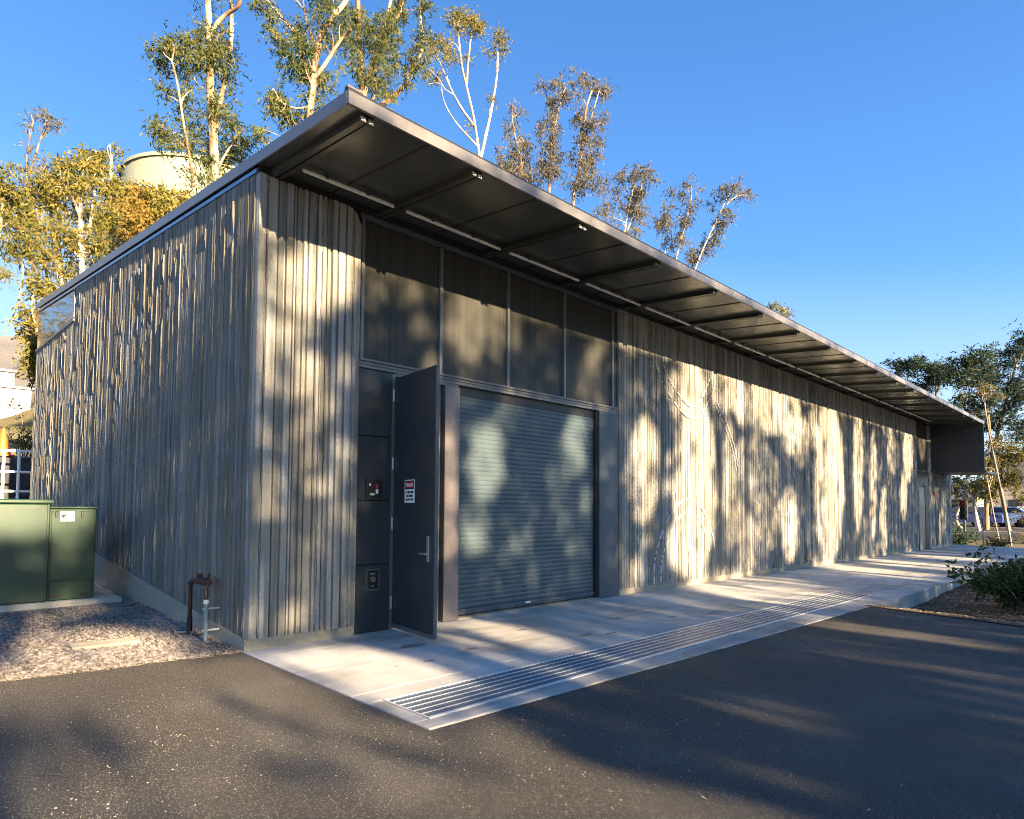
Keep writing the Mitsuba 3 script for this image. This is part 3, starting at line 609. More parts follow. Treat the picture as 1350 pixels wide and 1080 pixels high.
# --- corner window at the far end of the side wall
wn = put('side_window', box(0.002, 0.06, WY + 0.02, L, WZ + 0.06, top(WY) + 0.0), 'm_dark', B)
scene[wn] = mikit.ply(prism([(WY + 0.03, WZ + 0.06), (L - 0.0, WZ + 0.06), (L - 0.0, top(L) - 0.01), (WY + 0.03, top(WY) - 0.01)], 'x', 0.006, 0.03), 'm_glass_dark')
labels[wn] = {'label': 'dark corner window reflecting the trees'}
put('frame', cat(box(-0.02, 0.08, WY + 0.002, WY + 0.03, WZ + 0.062, top(WY) - 0.002), box(-0.022, 0.08, WY + 0.002, L + 0.012, WZ + 0.003, WZ + 0.03)), 'm_sill', wn)
put('sill_gap', box(-0.012, 0.08, WY + 0.03, L + 0.005, WZ + 0.031, WZ + 0.059), 'm_drip', wn)

# --- far entrance door
fd = put('far_door', box(24.14, 25.06, 0.02, 0.06, 0.0, 2.28), 'm_fascia', B, label='narrow pale grey door at the far end')
for a, b in ((0.03, 0.72), (0.74, 1.46), (1.48, 2.25)):
    put('door_panel', box(24.17, 25.03, 0.002, 0.02, a, b, 0.004), 'm_sill', fd)
put('frame', cat(box(XD0 + 0.003, 24.135, -0.03, 0.10, 0.0, 2.29), box(25.065, XD1 - 0.003, -0.01, 0.10, 0.0, 2.29), box(XD0 + 0.003, XD1 - 0.003, 0.0, 0.10, 2.292, 2.82)), 'm_drip', fd)
put('sill', box(XD0 + 0.003, XD1 - 0.003, -0.025, 0.08, 2.822, 2.86), 'm_sill', fd)
put('transom_panel', box(XD0 + 0.003, XD1 - 0.003, 0.02, 0.06, 2.862, top(0) - 0.003), 'm_pane', fd)
ab = put('fire_alarm', box(26.18, 26.30, -0.075, -0.022, 1.98, 2.14, 0.008), 'm_red', fe, label='small red alarm box on the far wall')

# ---------------------------------------------------------------- things beside the building
pad = thing('concrete_pad', 'thin concrete pad under the green electrical cabinet', 'pad')
scene[pad] = mikit.ply(box(-2.6, -0.16, 3.34, 5.2, 0.02, 0.195, 0.012), 'm_kerb')
tc = thing('electrical_cabinet', 'dark green metal electrical cabinet on a concrete pad beside the ribbed wall', 'cabinet')
put('body', box(-2.40, -0.955, 3.42, 5.0, 0.20, 1.375, 0.012), 'm_cabinet', tc)
put('lid', box(-2.44, -0.915, 3.385, 5.05, 1.378, 1.43, 0.014), 'm_cabinet', tc)
dm = put('front_box', box(-0.952, -0.455, 3.47, 4.6, 0.20, 1.318, 0.010), 'm_cabinet', tc)
put('front_box_lid', box(-0.956, -0.425, 3.452, 4.62, 1.320, 1.345, 0.008), 'm_cabinet', tc)
put('door_panel', box(-0.930, -0.475, 3.458, 3.472, 0.445, 1.290, 0.005), 'm_cabinet', dm)
put('kick_panel', box(-0.930, -0.475, 3.460, 3.472, 0.205, 0.430, 0.005), 'm_cabinet', dm)
put('corner_strip', box(-0.985, -0.962, 3.408, 3.422, 0.21, 1.372, 0.004), 'm_cabinet', tc)
for x in (-0.885, -0.615):
    put('hinge', box(x - 0.012, x + 0.012, 3.438, 3.457, 1.215, 1.285, 0.004), 'm_drip', dm)
for x in (-0.87, -0.56):
    put('lifting_slot', cat(box(x - 0.055, x + 0.055, 3.452, 3.459, 0.262, 0.275), box(x - 0.05, x + 0.05, 3.455, 3.4595, 0.235, 0.261)), 'm_drip', dm)
stk = put('label_plate', box(-0.842, -0.692, 3.4545, 3.4575, 1.165, 1.285), 'm_white', dm, label='white label plate with small grey marks')
tri = []
for (x0, z0, x1, z1) in ((-0.828, 1.245, -0.800, 1.218), (-0.800, 1.243, -0.806, 1.225), (-0.812, 1.222, -0.800, 1.208), (-0.790, 1.247, -0.806, 1.232)):
    tri.append(box(min(x0, x1) - 0.004, max(x0, x1) + 0.004, 3.4528, 3.4543, min(z0, z1) - 0.004, max(z0, z1) + 0.004))
for x in (-0.775, -0.763, -0.742, -0.722, -0.708): tri.append(box(x - 0.005, x + 0.005, 3.4528, 3.4543, 1.208, 1.232 if x > -0.75 else 1.214))
tri.append(box(-0.825, -0.71, 3.4528, 3.4543, 1.268, 1.274))
put('marks', cat(tri), 'm_ink', dm)

sp = thing('standpipe', 'rusty and grey water standpipe with a valve against the side wall', 'pipe')
put('rusty_pipe', tube([[-0.15, 1.03, 0.22], [-0.15, 1.03, 0.50], [-0.15, 1.02, 0.56]], 0.020, 10), 'm_rust', sp, smooth=40)
put('pipe_foot', tube([[-0.15, 1.03, -0.05], [-0.15, 1.03, 0.215]], 0.027, 10), 'm_dark', sp, smooth=40)
put('grey_pipe', tube([[-0.15, 0.60, -0.05], [-0.15, 0.60, 0.40]], 0.021, 10), 'm_pipe', sp, smooth=40)
put('riser', tube([[-0.15, 0.60, 0.403], [-0.15, 0.605, 0.46], [-0.15, 0.63, 0.55]], 0.017, 8), 'm_drip', sp, smooth=40)
put('valve_body', cat(tube([[-0.15, 1.05, 0.555], [-0.15, 0.93, 0.60], [-0.15, 0.86, 0.60]], 0.026, 10), tube([[-0.15, 0.86, 0.595], [-0.15, 0.80, 0.605], [-0.15, 0.55, 0.60]], [0.03, 0.042, 0.034], 10), tube([[-0.15, 0.80, 0.62], [-0.15, 0.80, 0.67]], [0.03, 0.034], 8)), 'm_rust', sp, smooth=40)
put('handle', tube([[-0.15, 0.60, 0.62], [-0.15, 0.53, 0.69]], 0.010, 6), 'm_rust', sp)
put('collar', cat(tube([[-0.15, 0.60, 0.39], [-0.15, 0.60, 0.43]], 0.027, 10), tube([[-0.18, 0.60, 0.13], [-0.02, 0.60, 0.13]], 0.010, 6), tube([[-0.18, 0.60, 0.34], [-0.02, 0.60, 0.34]], 0.010, 6)), 'm_galv', sp)
put('hose_tap', cat(tube([[-0.15, 1.03, 0.06], [-0.27, 1.08, 0.06]], 0.010, 6), tube([[-0.27, 1.08, 0.085], [-0.27, 1.08, -0.0]], 0.010, 6), tube([[-0.15, 1.00, 0.06], [-0.15, 0.93, 0.06]], 0.010, 6)), 'm_steel', sp)
vb = thing('valve_box_cover', 'flat pale concrete valve box cover lying in the gravel', 'cover')
scene[vb] = mikit.ply(prism([(-1.20, 0.92), (-0.66, 0.86), (-0.64, 1.10), (-1.18, 1.16)], 'z', -0.05, 0.062), 'm_plinth')

# ---------------------------------------------------------------- background left
rl = thing('white_railing', 'white painted metal railing frame left of the side wall', 'railing')
RA, RB = np.array([-1.9, 13.95]), np.array([0.62, 13.5])
def rp(t, z): q = RA + (RB - RA) * t; return [q[0], q[1], z]
for t in (0.0, 0.165, 0.35, 0.535, 0.72, 0.835, 0.985): put('post', tube([rp(t, 1.0), rp(t, 2.70)], 0.032, 8), 'm_white', rl)
for z in (1.72, 2.19, 2.70): put('rail', tube([rp(0, z), rp(1, z)], 0.030, 8), 'm_white', rl)
gb = thing('stone_retaining_wall', 'dark stone retaining wall behind the white railing', 'wall')
gv = box(-8, 1.4, 14.6, 15.8, 0.2, 2.62); gv = gv.subdivide().subdivide().subdivide().subdivide()
gv.vertices += 0.10 * (np.stack([meshkit.noise(gv.vertices * 3.0, s) for s in (1, 2, 3)], 1) - 0.5)
scene[gb] = mikit.ply(gv, 'm_gabion')
rd = thing('rusty_drum', 'rust brown curved metal drum lying behind the white railing', 'drum')
put('shell', tube([[-1.7, 14.25, 1.45], [-0.22, 14.1, 1.45]], 0.42, 24), 'm_rust', rd, smooth=40)
for t in (0.02, 0.5, 0.98): put('hoop', tube([[-1.7 + t * 1.48 - 0.02, 14.25 - t * 0.15, 1.45], [-1.7 + t * 1.48 + 0.02, 14.25 - t * 0.15, 1.45]], 0.435, 24), 'm_rust', rd, smooth=40)
cn = thing('traffic_cone', 'orange traffic cone standing on the bank at the left edge', 'cone')
put('cone', tube([[0.10, 15.3, 2.70], [0.10, 15.3, 2.72], [0.10, 15.3, 3.38], [0.10, 15.3, 3.42]], [0.19, 0.18, 0.045, 0.03], 20), 'm_orange', cn, smooth=40)
put('base', box(-0.14, 0.34, 15.06, 15.54, 2.655, 2.695, 0.01), 'm_orange', cn)
# white house on the slope
wh = thing('white_house', 'white flat roofed house with dark windows up the slope at the left', 'house')
def hx_(u, w, z): # along the facade (u to the right), depth w
    a = np.array([4.2, 52.9]); d = unit(np.array([1.0, -0.05])); nn = np.array([-d[1], d[0]]); q = a + d * u + nn * w
    return [q[0], q[1], z]
def hb(u0, u1, w0, w1, z0, z1):
    m = box(u0, u1, w0, w1, z0, z1); v = m.vertices.copy()
    return trimesh.Trimesh(np.array([hx_(a, b, c) for a, b, c in v]), m.faces, process=False)
hw = put('wall', hb(-7.0, 2.3, 0, 6, 4.5, 9.95), 'm_plaster', wh)
hw2 = put('upper_wall', hb(-7.0, 1.3, 0.3, 5.5, 9.955, 11.15), 'm_plaster', wh)
put('roof', cat(hb(-7.2, 1.5, 0.05, 5.7, 11.155, 11.30), hb(-7.2, 2.5, -0.2, 0.28, 9.957, 10.10)), 'm_plaster', wh)
for (a, b, z0, z1, ww) in ((-2.2, -1.2, 10.2, 10.9, 0.25), (-0.3, 0.55, 10.2, 10.9, 0.25), (0.4, 1.2, 8.75, 9.4, -0.05), (1.55, 2.05, 8.75, 9.5, -0.05), (-1.4, -0.5, 8.75, 9.4, -0.05), (-3.4, -2.4, 8.75, 9.4, -0.05)):
    w_ = put('window', hb(a, b, ww, ww + 0.04, z0, z1), 'm_window_dark', wh)
    put('frame', cat(hb(a - 0.06, b + 0.06, ww - 0.03, ww - 0.002, z1, z1 + 0.06), hb((a + b) / 2 - 0.03, (a + b) / 2 + 0.03, ww - 0.03, ww - 0.002, z0, z1)), 'm_white', w_)
# water tank on the hill
tk = thing('water_tank', 'large pale green round water tank on the hill behind the trees', 'tank')
TC, TR = np.array([19.0, 56.2]), 6.2
th = np.linspace(0, 2 * np.pi, 73)
Rk = TR + 0.03 * (np.arange(73) % 2)
put('shell', grid(np.stack([np.stack([TC[0] + Rk * np.cos(th), TC[1] + Rk * np.sin(th), 0 * th + z], 1) for z in (7.0, 18.0, 30.7)], 0)), 'm_tank', tk, smooth=20)
put('roof', grid(np.stack([np.stack([TC[0] + r * np.cos(th), TC[1] + r * np.sin(th), 0 * th + z], 1) for r, z in ((TR + 0.18, 30.55), (TR + 0.18, 30.85), (TR - 1.2, 31.3), (2.2, 31.7), (0.01, 31.8))], 0)), 'm_tank', tk)
put('vent', tube([[TC[0] - 1.0, TC[1] - 4.0, 31.2], [TC[0] - 1.0, TC[1] - 4.0, 31.9]], 0.35, 12), 'm_white', tk)
hl_x = np.linspace(-160, 170, 60); hl_y = np.linspace(150, 330, 24)
HX, HY = np.meshgrid(hl_x, hl_y, indexing='ij')
fix('distant_hill', grid(np.stack([HX, HY, -2 + 70 * np.clip((HY - 150) / 120, 0, 1) ** 0.8 * (0.62 + 0.5 * meshkit.fbm(np.stack([HX * 0.012, HY * 0.012, HX * 0], -1), 4, 3)) * np.clip((170 - HX) / 100, 0, 1)], -1)), 'm_hill_hazed', 'hillside far off at the left edge, distance haze put into its greyish colour', smooth=True)

# ---------------------------------------------------------------- background right: street, signals, cars
fix('street', grid(np.array([[[x, y, 0.30 + 0.004 * (x - 40) * 0] for y in (-60, 40)] for x in (37.5, 47.0)], float)), 'm_asphalt', 'grey street crossing beyond the end of the building')
fix('street_kerb', cat(box(37.1, 37.45, -60, 40, 0.0, 0.42), box(47.05, 47.4, -60, 40, 0.0, 0.44)), 'm_kerb', 'pale kerbs along both sides of the street')
fix('parking_lot', grid(np.array([[[x, y, 0.36] for y in (-60, 60)] for x in (50.0, 76.0)], float)), 'm_asphalt', 'parking lot beyond the street')
def signal(x, y, ztop, zc, label, arm=None):
    s = thing('traffic_signal', label, 'traffic light')
    put('pole', tube([[x, y, 0.2], [x, y, ztop]], 0.075, 10), 'm_drip', s)
    h = put('housing', box(x - 0.22, x - 0.02, y - 0.19, y + 0.19, zc - 0.55, zc + 0.55, 0.02), 'm_dark', s)
    for i, (dz, m_) in enumerate(((0.35, 'm_red'), (0.0, 'm_drip'), (-0.35, 'm_drip'))):
        put('lens', tube([[x - 0.235, y, zc + dz], [x - 0.222, y, zc + dz]], 0.13, 14), 'm_signal_red' if i == 0 else m_, h)
        v_ = tube([[x - 0.40, y, zc + dz + 0.02], [x - 0.222, y, zc + dz + 0.02]], 0.15, 14, caps=False)
        put('visor', v_, 'm_dark', h)
    return s
scene['m_signal_red'] = {'type': 'twosided', 'b': {'type': 'principled', 'base_color': rgb(0.6, 0.02, 0.02), 'roughness': 0.3}}
signal(41.7, 1.78, 2.0, 1.50, 'traffic light near the building corner on a dark pole')
signal(47.9, 1.62, 2.6, 1.75, 'traffic light across the street below the green street sign')
ss = thing('street_sign', 'green street name sign on a pole across the street', 'sign')
put('blade', box(47.55, 47.58, 1.28, 2.06, 2.28, 2.62, 0.004), 'm_green_sign', ss)
put('lettering', cat([box(47.538, 47.549, 1.36 + i * 0.085, 1.40 + i * 0.085, 2.41, 2.49 + 0.03 * (i % 2)) for i in range(7)]), 'm_white', ss)
put('pole', tube([[47.62, 1.67, 0.3], [47.62, 1.67, 2.7]], 0.04, 8), 'm_galv', ss)

def car(x, y, z, rot, body, label):
    c = thing('parked_car', label, 'car', 'cars parked beyond the street')
    M_ = T().translate([x, y, z]).rotate([0, 0, 1], rot)
    prof = [(-2.2, 0.30), (-2.25, 0.55), (-2.2, 0.85), (-1.75, 0.95), (-1.05, 1.42), (0.35, 1.46), (1.15, 1.0), (1.95, 0.86), (2.2, 0.7), (2.22, 0.32)]
    b = prism(prof, 'y', -0.86, 0.86); v = b.vertices
    v[:, 1] *= np.where(v[:, 2] > 1.0, 0.80, 1.0); b.vertices = v
    scene[f'{c}__body'] = {**mikit.ply(b, body, smooth=25), 'to_world': M_}
    gl = []
    for s in (-1, 1):
        gl.append(trimesh.convex.convex_hull(np.array([[a, s * (0.87 if zz < 1.03 else 0.705) + s * d, zz] for a, zz in ((-1.45, 1.02), (-0.98, 1.36), (0.30, 1.39), (0.92, 1.02)) for d in (0.0, 0.012)])))
    gl.append(trimesh.convex.convex_hull(np.array([[a + d, s * w, zz] for a, zz, w in ((1.13, 1.03, 0.66), (0.42, 1.43, 0.56)) for s in (-1, 1) for d in (0.0, 0.02)])))
    gl.append(trimesh.convex.convex_hull(np.array([[a + d, s * w, zz] for a, zz, w in ((-1.72, 0.99, 0.66), (-1.10, 1.40, 0.56)) for s in (-1, 1) for d in (0.0, -0.02)])))
    scene[f'{c}__window'] = {**mikit.ply(cat(gl), 'm_window_dark'), 'to_world': M_}
    for i, (wx, wy) in enumerate(((-1.35, -0.8), (-1.35, 0.8), (1.4, -0.8), (1.4, 0.8))):
        k = f'{c}__wheel' + ('' if i == 0 else f'_{i:03d}')
        scene[k] = {**mikit.ply(tube([[wx, wy - 0.1, 0.32], [wx, wy + 0.1, 0.32]], 0.32, 16), 'm_tyre'), 'to_world': M_}
    for i, (hx2, hy2, mm) in enumerate(((2.16, -0.6, 'm_white'), (2.16, 0.6, 'm_white'))):
        k = f'{c}__headlight' + ('' if i == 0 else f'_{i:03d}')
        scene[k] = {**mikit.ply(box(hx2, hx2 + 0.07, hy2 - 0.18, hy2 + 0.18, 0.62, 0.76, 0.01), mm), 'to_world': M_}
car(53.5, 3.9, 0.36, 95, 'm_car_blue', 'dark blue parked car seen just right of the far wall corner')
car(55.5, 1.9, 0.36, 80, 'm_car_white', 'white parked car between the traffic lights and the slim trunks')
car(56.5, -0.4, 0.36, 84, 'm_car_silver', 'silver parked car at the right edge, nearer of two')
car(58.5, 0.9, 0.36, 92, 'm_car_white', 'white parked car behind the slim leaning trunks')
bb = thing('street_building', 'pale low building beyond the parking lot', 'building')
put('wall', box(86, 100, -8, 7.4, 0.2, 7.4), 'm_pink', bb)
put('roof', box(85.7, 100.3, -8.3, 7.7, 7.402, 7.7), 'm_plaster', bb)
for y in (-6.5, -4.3, -2.1, 0.1, 2.3, 4.5):
    for z in (1.2, 4.4):
        w_ = put('window', box(85.93, 85.998, y, y + 1.2, z, z + 1.6), 'm_window_dark', bb)
b2 = thing('shop_building', 'low white building with a dark awning behind the traffic light', 'building')
put('wall', box(80, 92, 7.8, 22, 0.2, 4.6), 'm_plaster', b2)
put('awning', prism([(2.55, 78.6), (2.35, 78.6), (2.75, 79.99), (2.95, 79.99)], 'y', 7.6, 22), 'm_slate', b2) if False else put('awning', box(78.8, 79.99, 7.7, 22, 2.45, 2.72), 'm_slate', b2)
for y in (8.6, 11.4, 14.2): put('window', box(79.93, 79.998, y, y + 2.0, 0.8, 2.2), 'm_window_dark', b2)

# ---------------------------------------------------------------- trees
def crown(clumps, ls, lw, droop, rg, scale=1.0, run=7):
    """leaves strung along short drooping sprays that fan out of every clump"""
    C_, D_, S_, Ls, Ws = [], [], [], [], []
    for cx, cy, cz, rh, rv, n in clumps:
        n = max(run, int(n * scale)); ns = max(1, n // run); k = max(2, int(n / 40))
        sub = np.clip(rg.normal(0, 0.42, (k, 3)), -0.8, 0.8) * [rh, rh, rv] + [cx, cy, cz]
        w = rg.integers(0, k, ns); sr = 0.22 * min(rh, rv) + 0.07
        o = sub[w] + rg.normal(0, 0.6, (ns, 3)) * sr
        ax = unit(rg.normal(size=(ns, 3)) * [0.8, 0.8, 0.5] + 0.5 * unit(o - sub[w] + 1e-6) - [0, 0, droop])
        st = ls * rg.uniform(0.34, 0.62, ns)
        t = np.arange(run) - run * 0.35
        p = o[:, None] + ax[:, None] * (st[:, None] * t)[..., None] + rg.normal(0, 0.16, (ns, run, 3)) * ls
        p[..., 2] -= (droop * 0.06 * ls) * t[None] ** 2
        d = unit(ax[:, None] + rg.normal(0, 0.55, (ns, run, 3)) - [0, 0, droop])
        p, d = p.reshape(-1, 3), d.reshape(-1, 3); m = len(p)
        s = unit(np.cross(d, rg.normal(size=(m, 3)))); f = rg.uniform(0.6, 1.3, m)
        C_.append(p); D_.append(d); S_.append(s); Ls.append(0.95 * ls * f); Ws.append(0.85 * lw * f)
    return rhombs(np.vstack(C_), np.vstack(D_), np.vstack(S_), np.concatenate(Ls), np.concatenate(Ws))

def smooth_line(p, k=5):
    from scipy.interpolate import CubicSpline
    p = np.array(p, float)
    if len(p) < 3: return p
    t = np.concatenate([[0], np.cumsum(np.linalg.norm(np.diff(p, axis=0), axis=1))])
    return CubicSpline(t, p)(np.linspace(0, t[-1], k * len(p)))

def tree(key, label, limbs, clumps, leafmat, bark, ls, lw, droop, group=None, seed=1, base=True, scale=1.0, twig=True):
    rg = np.random.default_rng(seed)
    t = thing(key, label, 'tree', group)
    for i, (pts, r0, r1) in enumerate(limbs):
        p = [list(q) for q in pts]
        if i == 0 and base:
            g = float(terrain_z(np.array(p[0][0]), np.array(p[0][1])))
            if p[0][2] > g: p = [[p[0][0] + 0.1, p[0][1], g - 0.2]] + p
        if i == 0: trunk_line = smooth_line(p, 10)
        elif r0 >= 0.05 and np.linalg.norm(trunk_line - np.array(p[0]), axis=1).min() > 0.3:   # a limb whose foot hides behind the roof joins the trunk lower down
            a = trunk_line[np.abs(trunk_line[:, 2] - max(p[0][2] - 3.0, trunk_line[:, 2].min() + 0.5)).argmin()]
            p = [a.tolist(), ((np.array(p[0]) + a) / 2 + [0.25 * (p[0][0] - a[0]), 0.25 * (p[0][1] - a[1]), 0]).tolist()] + p
        q = smooth_line(p); q = q + 0.35 * r0 * (np.stack([meshkit.noise(q * 0.9, s) for s in (1, 2, 3)], 1) - 0.5)
        put('trunk' if i == 0 else 'limb', tube(q, np.linspace(r0 * (1.25 if i == 0 and base else 1), r1, len(q)), 8), bark, t, smooth=True)
    if twig and limbs:
        allp = np.vstack([smooth_line(l[0], 8) for l in limbs]); tw = []
        for cx, cy, cz, rh, rv, n in clumps:
            c = np.array([cx, cy, cz]); dd = np.linalg.norm((allp - c) * [1, 1, 1.0] + [0, 0, 0.4], axis=1); q = allp[dd.argmin()]
            for _ in range(2 if n > 120 else 1):
                e = c + rg.normal(0, 0.4, 3) * [rh, rh, rv]
                m = (q + e) / 2 + rg.normal(0, 0.12, 3) + [0, 0, 0.1]
                tw.append(tube(smooth_line([q, m, e], 3), np.linspace(0.022, 0.007, 9), 4, caps=False))
        put('twigs', cat(tw), bark, t, kind='stuff')
    put('crown', crown(clumps, ls, lw, droop, rg, scale), leafmat, t)
    return t
